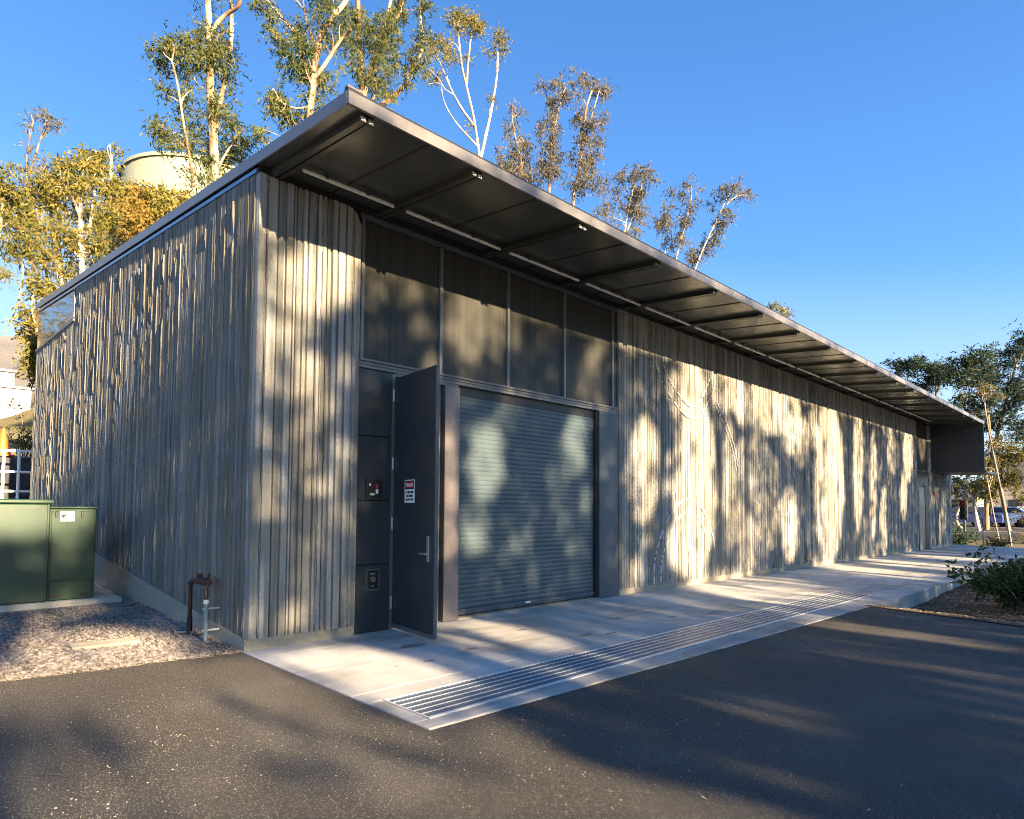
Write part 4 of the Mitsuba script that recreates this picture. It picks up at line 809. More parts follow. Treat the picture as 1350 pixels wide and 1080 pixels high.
TREES={
 'eucalyptus_tree_a':([[[[5.83,16.29,10.87],[5.67,16.35,12.62],[5.51,16.41,14.6],[5.45,16.43,15.38],[5.33,16.47,17.69],[5.19,16.52,19.74]],0.19,0.09],[[[5.6,16.38,13.98],[5.81,16.56,15.34],[6.11,16.72,17.0],[6.27,16.92,18.25],[6.19,17.22,20.49]],0.1,0.05],[[[5.39,16.45,17.12],[5.5,16.15,17.83],[5.69,15.81,18.07],[5.81,15.49,18.12],[5.79,15.23,18.81]],0.08,0.05],[[[5.22,16.51,10.74],[4.87,16.37,12.67],[4.49,16.23,14.22],[4.27,16.04,14.97],[4.01,15.86,15.59]],0.06,0.03],[[[5.64,16.36,12.4],[5.98,16.23,13.55],[6.37,16.08,14.19]],0.05,0.02],[[[5.46,16.43,15.81],[5.23,17.04,16.8],[5.0,17.64,17.39]],0.05,0.02]],
  [[4.45,16.43,16.41,np.float64(0.76),np.float64(0.47),520],[3.92,16.65,16.2,np.float64(0.41),np.float64(0.29),160],[5.16,16.43,16.73,np.float64(0.58),np.float64(0.82),420],[5.46,16.12,16.99,np.float64(0.53),np.float64(0.99),300],[5.8,16.04,17.4,np.float64(0.35),np.float64(0.88),160],[5.03,16.53,17.51,np.float64(0.29),np.float64(0.29),60],[5.85,16.74,16.42,np.float64(0.64),np.float64(0.88),330],[4.79,16.89,15.97,np.float64(0.47),np.float64(0.53),160],[4.1,16.98,15.98,np.float64(0.23),np.float64(0.47),60],[4.01,16.74,14.95,np.float64(0.35),np.float64(0.35),90],[4.74,16.7,15.06,np.float64(0.41),np.float64(0.58),160],[5.64,16.09,14.68,np.float64(0.7),np.float64(0.76),300],[6.21,15.88,14.3,np.float64(0.47),np.float64(0.53),160],[3.9,16.62,13.67,np.float64(0.47),np.float64(0.41),200],[4.35,16.57,13.41,np.float64(0.47),np.float64(0.53),200],[5.28,16.95,14.14,np.float64(0.64),np.float64(0.88),420],[6.13,16.6,13.75,np.float64(0.76),np.float64(0.64),420],[5.55,16.73,13.09,np.float64(0.64),np.float64(0.47),300],[6.55,16.22,13.88,np.float64(0.41),np.float64(0.41),120],[4.98,16.44,12.4,np.float64(0.29),np.float64(0.29),80],[5.59,16.09,12.16,np.float64(0.88),np.float64(0.58),300],[4.56,16.79,14.5,np.float64(0.29),np.float64(0.58),60],[5.43,16.9,19.56,np.float64(1.17),np.float64(0.58),200]]),
 'eucalyptus_tree_b':([[[[7.34,13.43,12.5],[7.49,13.35,14.37],[7.58,13.31,15.32],[7.65,13.27,16.56],[7.93,13.12,17.49],[8.55,12.77,18.65],[8.71,12.67,19.6]],0.17,0.07],[[[7.56,13.32,15.32],[7.39,13.69,16.24],[7.27,14.03,17.14],[6.93,14.47,17.93],[6.47,14.95,18.68]],0.08,0.04],[[[7.58,13.31,15.5],[7.87,12.77,16.19],[8.03,12.3,16.64],[8.08,11.88,16.71]],0.07,0.04],[[[7.65,13.27,16.56],[7.35,13.43,17.39],[7.23,13.49,18.14]],0.05,0.02],[[[7.47,13.37,14.57],[6.88,13.66,14.43],[6.56,13.81,14.61]],0.04,0.02]],
  [[6.14,14.17,17.78,np.float64(0.27),np.float64(0.37),120],[6.43,14.05,17.27,np.float64(0.27),np.float64(0.43),130],[6.52,13.66,16.54,np.float64(0.24),np.float64(0.43),120],[6.87,13.73,16.12,np.float64(0.32),np.float64(0.53),200],[7.16,13.65,15.72,np.float64(0.43),np.float64(0.53),240],[7.09,13.57,17.06,np.float64(0.37),np.float64(0.59),200],[7.18,13.3,16.4,np.float64(0.37),np.float64(0.59),180],[7.64,13.25,16.15,np.float64(0.48),np.float64(0.64),240],[7.65,12.83,17.49,np.float64(0.59),np.float64(0.59),300],[8.25,13.32,18.37,np.float64(0.48),np.float64(0.59),220],[7.71,13.66,15.6,np.float64(0.64),np.float64(0.48),340],[8.12,13.04,16.82,np.float64(0.37),np.float64(0.64),180],[8.38,12.77,17.34,np.float64(0.27),np.float64(0.32),120],[6.58,14.03,14.87,np.float64(0.32),np.float64(0.27),170],[6.74,13.79,14.38,np.float64(0.48),np.float64(0.37),300],[7.23,13.82,14.2,np.float64(0.48),np.float64(0.27),240],[7.68,13.56,14.88,np.float64(0.48),np.float64(0.37),180],[6.36,13.91,14.43,np.float64(0.21),np.float64(0.37),80],[6.73,13.53,18.12,np.float64(1.34),np.float64(0.27),150],[6.21,14.07,13.3,np.float64(0.59),np.float64(0.32),150]]),
 'eucalyptus_tree_c':([[[[9.55,13.33,13.58],[9.45,13.39,16.03],[9.36,13.45,17.67],[9.29,13.49,19.32],[9.22,13.53,20.71]],0.12,0.07],[[[9.47,13.38,15.76],[9.9,13.4,17.37],[10.27,13.46,18.59],[10.62,13.53,19.82],[10.74,13.74,21.19]],0.1,0.05],[[[9.64,13.27,13.32],[10.25,13.27,15.85],[11.1,13.09,16.96],[11.51,13.2,17.95],[11.93,13.3,18.65],[12.15,13.56,19.8],[12.43,13.77,21.61]],0.11,0.04],[[[9.93,13.08,17.79],[10.46,12.72,19.01],[10.61,12.62,19.88]],0.05,0.02]],
  [[9.23,13.48,18.73,np.float64(0.34),np.float64(0.73),260],[9.11,13.35,17.49,np.float64(0.39),np.float64(0.67),260],[9.22,13.39,16.61,np.float64(0.39),np.float64(0.5),240],[9.68,13.44,18.4,np.float64(0.34),np.float64(0.95),240],[9.75,12.81,17.55,np.float64(0.45),np.float64(0.73),320],[10.03,12.68,18.18,np.float64(0.39),np.float64(0.84),320],[10.5,12.78,19.06,np.float64(0.34),np.float64(0.78),300],[10.52,12.58,19.39,np.float64(0.22),np.float64(0.56),120],[10.13,12.98,17.14,np.float64(0.5),np.float64(0.56),300],[9.76,13.16,16.35,np.float64(0.56),np.float64(0.39),260],[10.33,12.73,17.82,np.float64(0.28),np.float64(0.45),120],[10.34,13.18,16.59,np.float64(0.39),np.float64(0.34),90],[10.38,12.55,16.5,np.float64(0.39),np.float64(0.28),70],[10.9,12.36,17.23,np.float64(0.28),np.float64(0.39),120],[10.93,12.19,17.44,np.float64(0.34),np.float64(0.39),140],[11.24,12.26,18.2,np.float64(0.39),np.float64(0.45),160],[11.07,12.19,19.06,np.float64(0.22),np.float64(0.56),90],[11.19,12.13,19.52,np.float64(0.22),np.float64(0.34),80],[10.89,12.56,16.56,np.float64(0.28),np.float64(0.22),50],[10.15,12.78,15.81,np.float64(0.45),np.float64(0.17),60]]),
 'slender_eucalyptus_tree':([[[[17.53,16.01,17.03],[17.42,16.12,18.48],[17.14,16.37,20.48],[17.0,16.49,21.21],[16.8,16.66,22.49],[16.66,16.78,23.96]],0.11,0.04],[[[17.0,16.49,21.32],[17.07,16.43,22.69],[17.15,16.36,23.81]],0.06,0.03],[[[17.34,16.19,19.28],[16.81,17.09,20.91],[16.6,17.7,22.33],[16.51,18.19,23.48]],0.07,0.03],[[[17.47,16.07,18.27],[16.4,16.57,19.32],[15.83,16.6,19.88],[15.48,16.46,20.47]],0.05,0.02],[[[17.43,16.11,17.2],[18.02,16.25,19.15],[18.67,16.32,21.74],[19.11,16.59,24.09]],0.09,0.04],[[[16.55,16.88,20.8],[16.24,17.13,21.03]],0.03,0.015]],
  [[16.54,16.93,24.64,np.float64(0.44),np.float64(0.4),220],[17.18,16.74,24.82,np.float64(0.47),np.float64(0.51),260],[17.14,15.99,24.17,np.float64(0.44),np.float64(0.58),220],[17.3,15.95,23.79,np.float64(0.29),np.float64(0.36),90],[16.66,16.57,23.85,np.float64(0.36),np.float64(0.44),120],[16.08,17.54,23.59,np.float64(0.51),np.float64(0.44),230],[16.35,17.13,23.23,np.float64(0.36),np.float64(0.51),170],[15.61,17.44,22.63,np.float64(0.36),np.float64(0.44),120],[16.28,17.02,22.4,np.float64(0.22),np.float64(0.29),40],[15.45,17.56,21.88,np.float64(0.29),np.float64(0.36),60],[18.1,15.44,23.73,np.float64(0.44),np.float64(0.33),190],[17.7,15.43,22.7,np.float64(0.44),np.float64(0.29),70],[18.37,15.35,23.19,np.float64(0.29),np.float64(0.29),60],[17.19,16.57,22.82,np.float64(0.29),np.float64(0.29),50],[16.22,17.62,21.92,np.float64(0.51),np.float64(0.18),110],[15.71,17.66,21.39,np.float64(0.22),np.float64(0.36),50],[17.99,15.81,20.63,np.float64(0.22),np.float64(0.18),50],[16.48,16.71,22.42,np.float64(0.22),np.float64(0.29),40],[17.11,16.31,19.16,np.float64(0.18),np.float64(0.15),20]]),
 'eucalyptus_tree_d':([[[[25.05,16.81,15.82],[25.15,16.68,18.75],[25.42,16.35,21.21],[25.52,16.22,23.17],[25.78,15.89,24.9]],0.16,0.05],[[[25.42,16.35,21.21],[25.73,15.96,23.15],[26.04,15.55,24.87]],0.07,0.03],[[[24.22,17.77,15.85],[24.46,17.88,19.44],[24.75,17.92,22.22],[25.14,17.86,24.15],[25.61,17.69,25.87]],0.12,0.04],[[[23.3,18.77,17.15],[22.99,18.61,20.46],[22.38,18.75,22.87],[22.2,18.46,23.96]],0.06,0.02]],
  [[24.67,17.86,24.61,np.float64(0.53),np.float64(0.64),150],[24.89,17.36,24.71,np.float64(0.53),np.float64(0.53),120],[24.04,17.76,25.29,np.float64(0.96),np.float64(0.37),110],[25.51,17.32,26.01,np.float64(0.96),np.float64(0.32),110],[25.78,16.16,25.47,np.float64(0.85),np.float64(0.53),180],[26.47,15.61,25.19,np.float64(0.75),np.float64(0.75),150],[25.06,16.4,24.58,np.float64(0.75),np.float64(0.53),60],[23.76,17.96,22.92,np.float64(0.43),np.float64(0.75),100],[24.4,17.5,23.0,np.float64(0.48),np.float64(0.96),190],[24.12,17.37,21.52,np.float64(0.59),np.float64(0.85),220],[24.23,17.57,20.33,np.float64(0.69),np.float64(0.96),260],[24.84,17.42,20.95,np.float64(0.32),np.float64(0.75),80],[23.98,17.91,20.8,np.float64(0.32),np.float64(0.85),80],[25.09,16.09,23.14,np.float64(0.53),np.float64(0.64),170],[25.19,16.07,21.88,np.float64(0.48),np.float64(0.75),170],[25.67,15.38,22.88,np.float64(0.75),np.float64(0.64),180],[26.07,15.95,21.76,np.float64(0.59),np.float64(0.75),200],[25.52,15.96,20.36,np.float64(0.75),np.float64(0.85),240],[25.04,16.37,19.55,np.float64(0.85),np.float64(0.85),240],[25.65,15.27,19.17,np.float64(0.75),np.float64(0.75),140],[26.75,15.57,18.8,np.float64(0.75),np.float64(0.75),90],[25.16,16.58,20.98,np.float64(0.43),np.float64(0.64),90],[22.73,18.86,23.5,np.float64(0.75),np.float64(0.75),100],[22.42,19.02,22.57,np.float64(0.64),np.float64(0.64),70],[23.01,18.52,21.96,np.float64(0.53),np.float64(0.85),110],[22.58,18.93,21.29,np.float64(0.75),np.float64(0.85),220],[23.45,18.83,20.94,np.float64(0.53),np.float64(0.96),200],[22.37,19.2,20.36,np.float64(0.64),np.float64(0.75),200],[22.49,18.59,19.62,np.float64(0.96),np.float64(0.53),200],[23.57,18.46,19.98,np.float64(0.75),np.float64(0.64),160],[22.26,19.57,21.19,np.float64(0.43),np.float64(0.43),50]]),
 'eucalyptus_tree_e':([[[[31.73,17.93,16.59],[31.79,17.84,19.56],[31.95,17.6,21.04],[32.12,17.36,22.52]],0.13,0.04],[[[31.79,17.85,19.06],[32.36,17.0,21.98],[32.44,16.88,22.71]],0.06,0.03]],
  [[32.15,18.21,23.08,np.float64(0.64),np.float64(0.57),130],[31.73,16.98,22.83,np.float64(0.89),np.float64(0.51),150],[32.67,16.58,22.69,np.float64(0.64),np.float64(0.77),130],[32.44,17.58,21.95,np.float64(0.89),np.float64(0.64),220],[31.88,17.55,20.75,np.float64(0.64),np.float64(0.77),150],[32.66,17.62,20.28,np.float64(0.77),np.float64(0.77),190],[31.53,18.19,21.84,np.float64(0.51),np.float64(0.77),70],[32.27,16.66,21.23,np.float64(0.64),np.float64(0.51),80],[31.38,18.26,20.06,np.float64(0.64),np.float64(1.02),80],[30.73,18.51,20.42,np.float64(0.64),np.float64(1.02),70],[32.02,17.31,18.98,np.float64(0.89),np.float64(0.64),120]]),
 'eucalyptus_tree_f':([[[[36.78,17.49,16.21],[37.02,17.08,19.38],[37.31,16.58,21.46],[37.49,16.26,23.83]],0.12,0.04],[[[36.43,18.05,17.33],[37.09,17.95,20.73],[37.36,18.47,23.17]],0.07,0.03]],
  [[37.09,16.26,23.69,np.float64(0.87),np.float64(0.47),90],[37.1,17.93,23.89,np.float64(0.81),np.float64(0.34),50],[37.43,16.93,23.34,np.float64(0.54),np.float64(0.4),40],[37.48,16.27,22.22,np.float64(0.67),np.float64(0.67),130],[36.87,16.34,20.98,np.float64(0.67),np.float64(0.67),140],[36.97,16.69,20.21,np.float64(0.6),np.float64(0.81),130],[36.4,17.64,22.03,np.float64(0.6),np.float64(0.81),110],[36.12,18.08,21.44,np.float64(0.54),np.float64(0.81),90],[36.41,17.54,20.93,np.float64(0.67),np.float64(0.81),130],[37.21,17.54,19.83,np.float64(0.67),np.float64(0.67),90],[35.98,18.35,21.04,np.float64(0.4),np.float64(0.4),30]]),
 'leaning_eucalyptus_tree':([[[[37.29,16.62,16.14],[37.66,15.94,18.45],[38.14,15.05,20.72],[38.55,14.24,22.61],[38.71,13.92,23.3]],0.13,0.04],[[[38.55,14.24,22.19],[38.91,13.49,22.69],[39.12,13.05,22.62]],0.04,0.02]],
  [[38.21,13.63,23.12,np.float64(0.81),np.float64(0.47),120],[39.6,13.33,22.88,np.float64(0.81),np.float64(0.4),100],[38.45,14.63,22.92,np.float64(0.81),np.float64(0.47),110],[38.48,15.09,22.34,np.float64(0.4),np.float64(0.4),30],[38.45,14.2,21.35,np.float64(0.67),np.float64(0.47),110],[38.75,14.91,20.98,np.float64(0.74),np.float64(0.54),150],[38.26,15.22,20.17,np.float64(0.74),np.float64(0.6),170],[38.09,15.88,19.46,np.float64(0.74),np.float64(0.6),180],[37.82,16.31,18.75,np.float64(0.81),np.float64(0.6),170]]),
 'small_eucalyptus_tree':([[[[45.42,13.6,13.4],[45.47,13.47,15.67],[45.52,13.36,16.57]],0.1,0.04]],
  [[45.23,14.04,16.65,np.float64(0.57),np.float64(0.38),110],[45.17,13.01,16.07,np.float64(0.7),np.float64(0.44),140],[45.06,13.41,15.56,np.float64(0.88),np.float64(0.51),120]]),
 'wispy_eucalyptus_tree':([[[[1.58,20.51,10.02],[1.22,20.57,11.75],[1.08,20.59,12.75],[1.15,20.58,13.82],[1.21,20.57,14.37]],0.06,0.015],[[[1.19,20.57,12.53],[1.38,20.88,13.51],[1.57,21.19,14.39],[1.73,21.5,15.27]],0.04,0.012],[[[1.5,20.52,10.78],[1.51,20.52,12.36],[1.42,20.54,13.0]],0.04,0.012]],
  [[1.46,20.77,14.84,np.float64(0.39),np.float64(0.26),60],[1.69,20.71,14.7,np.float64(0.33),np.float64(0.39),50],[1.15,20.76,14.56,np.float64(0.26),np.float64(0.2),14],[1.17,20.5,14.01,np.float64(0.26),np.float64(0.26),26],[1.13,20.66,13.59,np.float64(0.33),np.float64(0.33),24],[1.87,20.56,14.39,np.float64(0.2),np.float64(0.26),14],[1.08,20.65,12.56,np.float64(0.26),np.float64(0.39),40],[1.48,20.66,13.07,np.float64(0.26),np.float64(0.39),40],[1.39,20.56,12.73,np.float64(0.33),np.float64(0.26),30],[1.14,20.66,12.02,np.float64(0.33),np.float64(0.39),50]]),
 'bushy_eucalyptus_tree_a':([[[[1.97,15.35,5.62],[1.72,15.4,7.98],[1.64,15.42,9.49],[1.64,15.42,10.6]],0.12,0.04],[[[1.71,15.41,8.41],[1.88,15.37,9.56],[1.94,15.36,10.46]],0.06,0.03],[[[1.71,15.41,9.29],[1.42,15.46,10.09],[1.15,15.51,10.56]],0.05,0.02],[[[1.37,15.47,6.61],[1.15,16.27,9.38],[1.02,17.06,10.84]],0.07,0.03]],
  [[1.35,15.67,10.98,np.float64(0.64),np.float64(0.37),380],[0.78,15.39,10.27,np.float64(0.48),np.float64(0.37),260],[1.8,15.68,11.31,np.float64(0.43),np.float64(0.27),220],[1.25,16.01,10.44,np.float64(0.7),np.float64(0.37),340],[1.57,15.1,10.46,np.float64(0.48),np.float64(0.32),240],[0.9,15.96,9.86,np.float64(0.53),np.float64(0.48),300],[1.53,15.93,9.84,np.float64(0.64),np.float64(0.48),260],[1.99,15.48,9.85,np.float64(0.48),np.float64(0.48),240],[1.04,15.06,8.76,np.float64(0.64),np.float64(0.53),360],[1.81,15.8,9.0,np.float64(0.64),np.float64(0.59),360],[0.84,15.24,8.02,np.float64(0.53),np.float64(0.59),320],[1.59,15.96,8.2,np.float64(0.7),np.float64(0.59),360],[1.11,15.67,7.34,np.float64(0.53),np.float64(0.48),300],[2.01,15.03,9.05,np.float64(0.43),np.float64(0.43),200],[0.58,15.41,8.93,np.float64(0.37),np.float64(0.43),150]]),
 'bushy_eucalyptus_tree_b':([[[[2.98,17.17,7.3],[2.83,17.21,9.71],[2.77,17.22,11.65],[2.76,17.22,12.52]],0.11,0.04],[[[2.82,17.21,10.19],[3.06,17.15,11.24],[3.16,17.13,11.52]],0.05,0.02],[[[2.79,17.22,10.92],[2.55,17.27,11.71],[2.4,17.31,12.16]],0.05,0.02]],
  [[2.41,17.39,12.32,np.float64(0.41),np.float64(0.29),200],[2.49,17.34,11.99,np.float64(0.53),np.float64(0.35),240],[2.9,17.38,11.63,np.float64(0.47),np.float64(0.35),200],[3.25,17.43,11.2,np.float64(0.47),np.float64(0.35),220],[2.7,16.97,11.29,np.float64(0.58),np.float64(0.41),260],[2.77,16.7,10.38,np.float64(0.64),np.float64(0.53),300],[3.37,17.44,10.82,np.float64(0.53),np.float64(0.53),240],[2.51,16.86,9.99,np.float64(0.53),np.float64(0.53),240],[3.2,17.52,10.03,np.float64(0.64),np.float64(0.53),280],[2.63,16.85,9.18,np.float64(0.64),np.float64(0.41),220],[2.79,17.26,12.79,np.float64(0.09),np.float64(0.18),20],[2.93,17.23,12.76,np.float64(0.09),np.float64(0.23),26]]),
 'orange_leaved_tree':([[[[2.97,14.08,7.1],[2.85,14.11,8.82],[2.79,14.12,10.12]],0.07,0.03]],
  [[2.75,14.33,10.13,np.float64(0.31),np.float64(0.26),300],[2.68,14.18,9.71,np.float64(0.36),np.float64(0.31),260],[2.97,14.24,9.89,np.float64(0.26),np.float64(0.26),200],[2.76,13.95,9.4,np.float64(0.36),np.float64(0.31),200],[2.57,14.27,9.22,np.float64(0.31),np.float64(0.31),150],[2.97,13.99,9.48,np.float64(0.31),np.float64(0.26),120]]),
 'round_olive_tree':([[[[3.53,13.91,7.64],[3.36,13.96,9.37],[3.14,14.03,10.65]],0.06,0.03]],
  [[3.21,14.24,10.4,np.float64(0.36),np.float64(0.26),300],[3.39,14.14,10.2,np.float64(0.41),np.float64(0.26),280],[3.57,13.88,10.27,np.float64(0.31),np.float64(0.26),200],[3.16,14.04,10.11,np.float64(0.41),np.float64(0.31),260],[3.38,13.63,9.83,np.float64(0.41),np.float64(0.26),220],[3.74,13.64,10.18,np.float64(0.26),np.float64(0.31),140],[3.1,14.1,9.56,np.float64(0.41),np.float64(0.26),160]]),
 'leafy_tree_by_wall':([[[[0.34,12.1,3.23],[0.26,12.11,4.8],[0.2,12.12,5.5]],0.07,0.03]],
  [[0.2,12.12,6.38,np.float64(0.31),np.float64(0.31),200],[-0.03,12.32,5.67,np.float64(0.27),np.float64(0.22),70],[0.11,12.18,5.31,np.float64(0.22),np.float64(0.31),260],[0.18,12.0,4.86,np.float64(0.22),np.float64(0.31),300],[0.12,12.1,4.51,np.float64(0.18),np.float64(0.22),150],[0.32,12.24,5.72,np.float64(0.31),np.float64(0.31),240],[0.34,12.11,4.46,np.float64(0.27),np.float64(0.45),200]]),
 'far_left_tree':([[[[-0.49,13.73,4.02],[-0.44,13.72,6.6],[-0.35,13.71,8.12],[-0.31,13.71,9.08]],0.1,0.03],[[[0.1,13.65,7.68],[0.29,13.63,7.43],[0.47,13.6,6.71]],0.04,0.02],[[[0.11,13.65,7.39],[0.07,13.66,6.43],[-0.19,13.69,5.54]],0.03,0.012]],
  [[-0.35,13.48,9.18,np.float64(0.29),np.float64(0.34),220],[-0.02,13.96,9.04,np.float64(0.53),np.float64(0.34),320],[-0.18,13.98,8.54,np.float64(0.53),np.float64(0.39),300],[0.04,13.37,8.14,np.float64(0.44),np.float64(0.34),220],[-0.26,13.73,7.78,np.float64(0.39),np.float64(0.34),150],[0.02,13.59,7.54,np.float64(0.39),np.float64(0.24),110],[-0.24,13.79,7.08,np.float64(0.19),np.float64(0.19),60],[-0.65,13.57,7.98,np.float64(0.58),np.float64(0.97),300]]),
 'tall_dark_tree_a':([[[[44.95,-0.25,-2.3],[44.89,0.26,0.75],[44.85,0.56,2.96],[44.8,0.86,5.22],[44.76,1.14,8.41],[44.72,1.4,9.81]],0.1,0.05]],
  [[44.22,2.06,10.52,np.float64(0.9),np.float64(0.56),260],[44.69,1.45,10.74,np.float64(0.9),np.float64(0.62),260],[45.44,1.13,9.98,np.float64(0.9),np.float64(0.68),240],[43.82,2.32,9.35,np.float64(1.13),np.float64(0.68),300],[44.06,2.73,10.0,np.float64(0.68),np.float64(0.56),160],[44.8,1.86,9.99,np.float64(0.79),np.float64(0.56),200],[45.27,1.48,7.36,np.float64(0.9),np.float64(0.68),220],[44.63,2.01,7.35,np.float64(0.79),np.float64(0.56),140],[44.57,1.58,9.13,np.float64(1.13),np.float64(0.56),260],[45.1,2.27,8.36,np.float64(0.9),np.float64(0.56),220],[45.21,1.14,8.24,np.float64(1.01),np.float64(0.68),240],[44.18,2.7,7.6,np.float64(0.45),np.float64(0.45),60]]),
 'tall_dark_tree_b':([[[[46.74,1.4,-1.61],[46.74,1.43,3.04],[46.84,0.75,6.76],[46.96,-0.15,10.4]],0.14,0.06]],
  [[47.46,-0.11,10.96,np.float64(0.82),np.float64(0.82),300],[46.56,-0.67,11.63,np.float64(0.94),np.float64(0.94),320],[46.67,0.37,10.15,np.float64(0.7),np.float64(0.47),160],[47.1,0.67,11.03,np.float64(0.47),np.float64(0.18),50],[46.85,-0.33,9.43,np.float64(1.06),np.float64(0.82),300],[47.2,1.03,9.67,np.float64(0.82),np.float64(0.59),200],[46.38,-0.1,8.47,np.float64(1.06),np.float64(0.7),220],[47.55,-0.41,6.03,np.float64(0.94),np.float64(0.82),220],[46.34,0.36,8.75,np.float64(1.06),np.float64(0.59),260],[46.4,-0.52,7.97,np.float64(1.06),np.float64(0.7),240],[46.84,0.66,7.31,np.float64(1.06),np.float64(0.7),320],[46.65,-0.17,6.66,np.float64(1.17),np.float64(0.7),320],[46.82,1.24,6.8,np.float64(0.7),np.float64(0.59),180]]),
 'tall_dark_tree_c':([[[[42.76,0.98,-0.53],[42.69,1.44,2.05],[42.76,1.0,4.21],[42.84,0.49,5.48]],0.12,0.05],[[[42.54,2.28,0.73],[42.6,1.97,2.05],[42.66,1.59,2.92]],0.1,0.06]],
  [[43.48,0.42,5.09,np.float64(0.97),np.float64(0.54),300],[43.27,-0.29,4.6,np.float64(0.97),np.float64(0.64),320],[42.24,0.44,4.07,np.float64(0.75),np.float64(0.54),240],[42.71,-0.51,3.5,np.float64(0.86),np.float64(0.54),240],[42.87,0.73,3.12,np.float64(0.97),np.float64(0.48),260],[42.64,1.59,2.92,np.float64(0.97),np.float64(0.48),220],[42.73,2.28,2.49,np.float64(0.54),np.float64(0.54),140],[42.88,0.04,2.89,np.float64(0.86),np.float64(0.43),220],[42.27,0.79,3.96,np.float64(0.75),np.float64(0.54),160],[42.71,-0.87,4.54,np.float64(0.75),np.float64(0.75),200],[42.9,1.99,3.38,np.float64(0.54),np.float64(0.43),120],[42.58,1.05,2.47,np.float64(0.75),np.float64(0.43),160],[43.1,0.61,2.26,np.float64(0.64),np.float64(0.32),100],[43.56,-0.54,2.26,np.float64(0.75),np.float64(0.43),120]]),
 'roof_line_tree_a':([[[[55.66,7.86,8.24],[55.67,7.81,10.64],[55.71,7.67,13.04]],0.14,0.05]],
  [[55.77,8.37,13.1,np.float64(1.13),np.float64(0.42),240],[56.06,7.54,13.14,np.float64(1.13),np.float64(0.49),260],[55.92,7.89,12.38,np.float64(1.55),np.float64(0.42),200],[55.49,7.28,11.45,np.float64(0.99),np.float64(0.42),120]]),
 'roof_line_tree_b':([[[[54.13,5.51,7.89],[54.12,5.55,10.17],[54.11,5.6,12.17]],0.14,0.05],[[[54.12,5.55,10.17],[54.23,5.01,11.54]],0.08,0.03]],
  [[54.66,6.06,12.51,np.float64(0.95),np.float64(0.54),260],[54.14,5.22,11.95,np.float64(0.95),np.float64(0.54),260],[54.79,5.86,11.45,np.float64(1.09),np.float64(0.68),260],[54.07,4.74,11.36,np.float64(0.68),np.float64(0.68),160],[54.36,6.38,10.76,np.float64(0.68),np.float64(0.41),80]]),
}
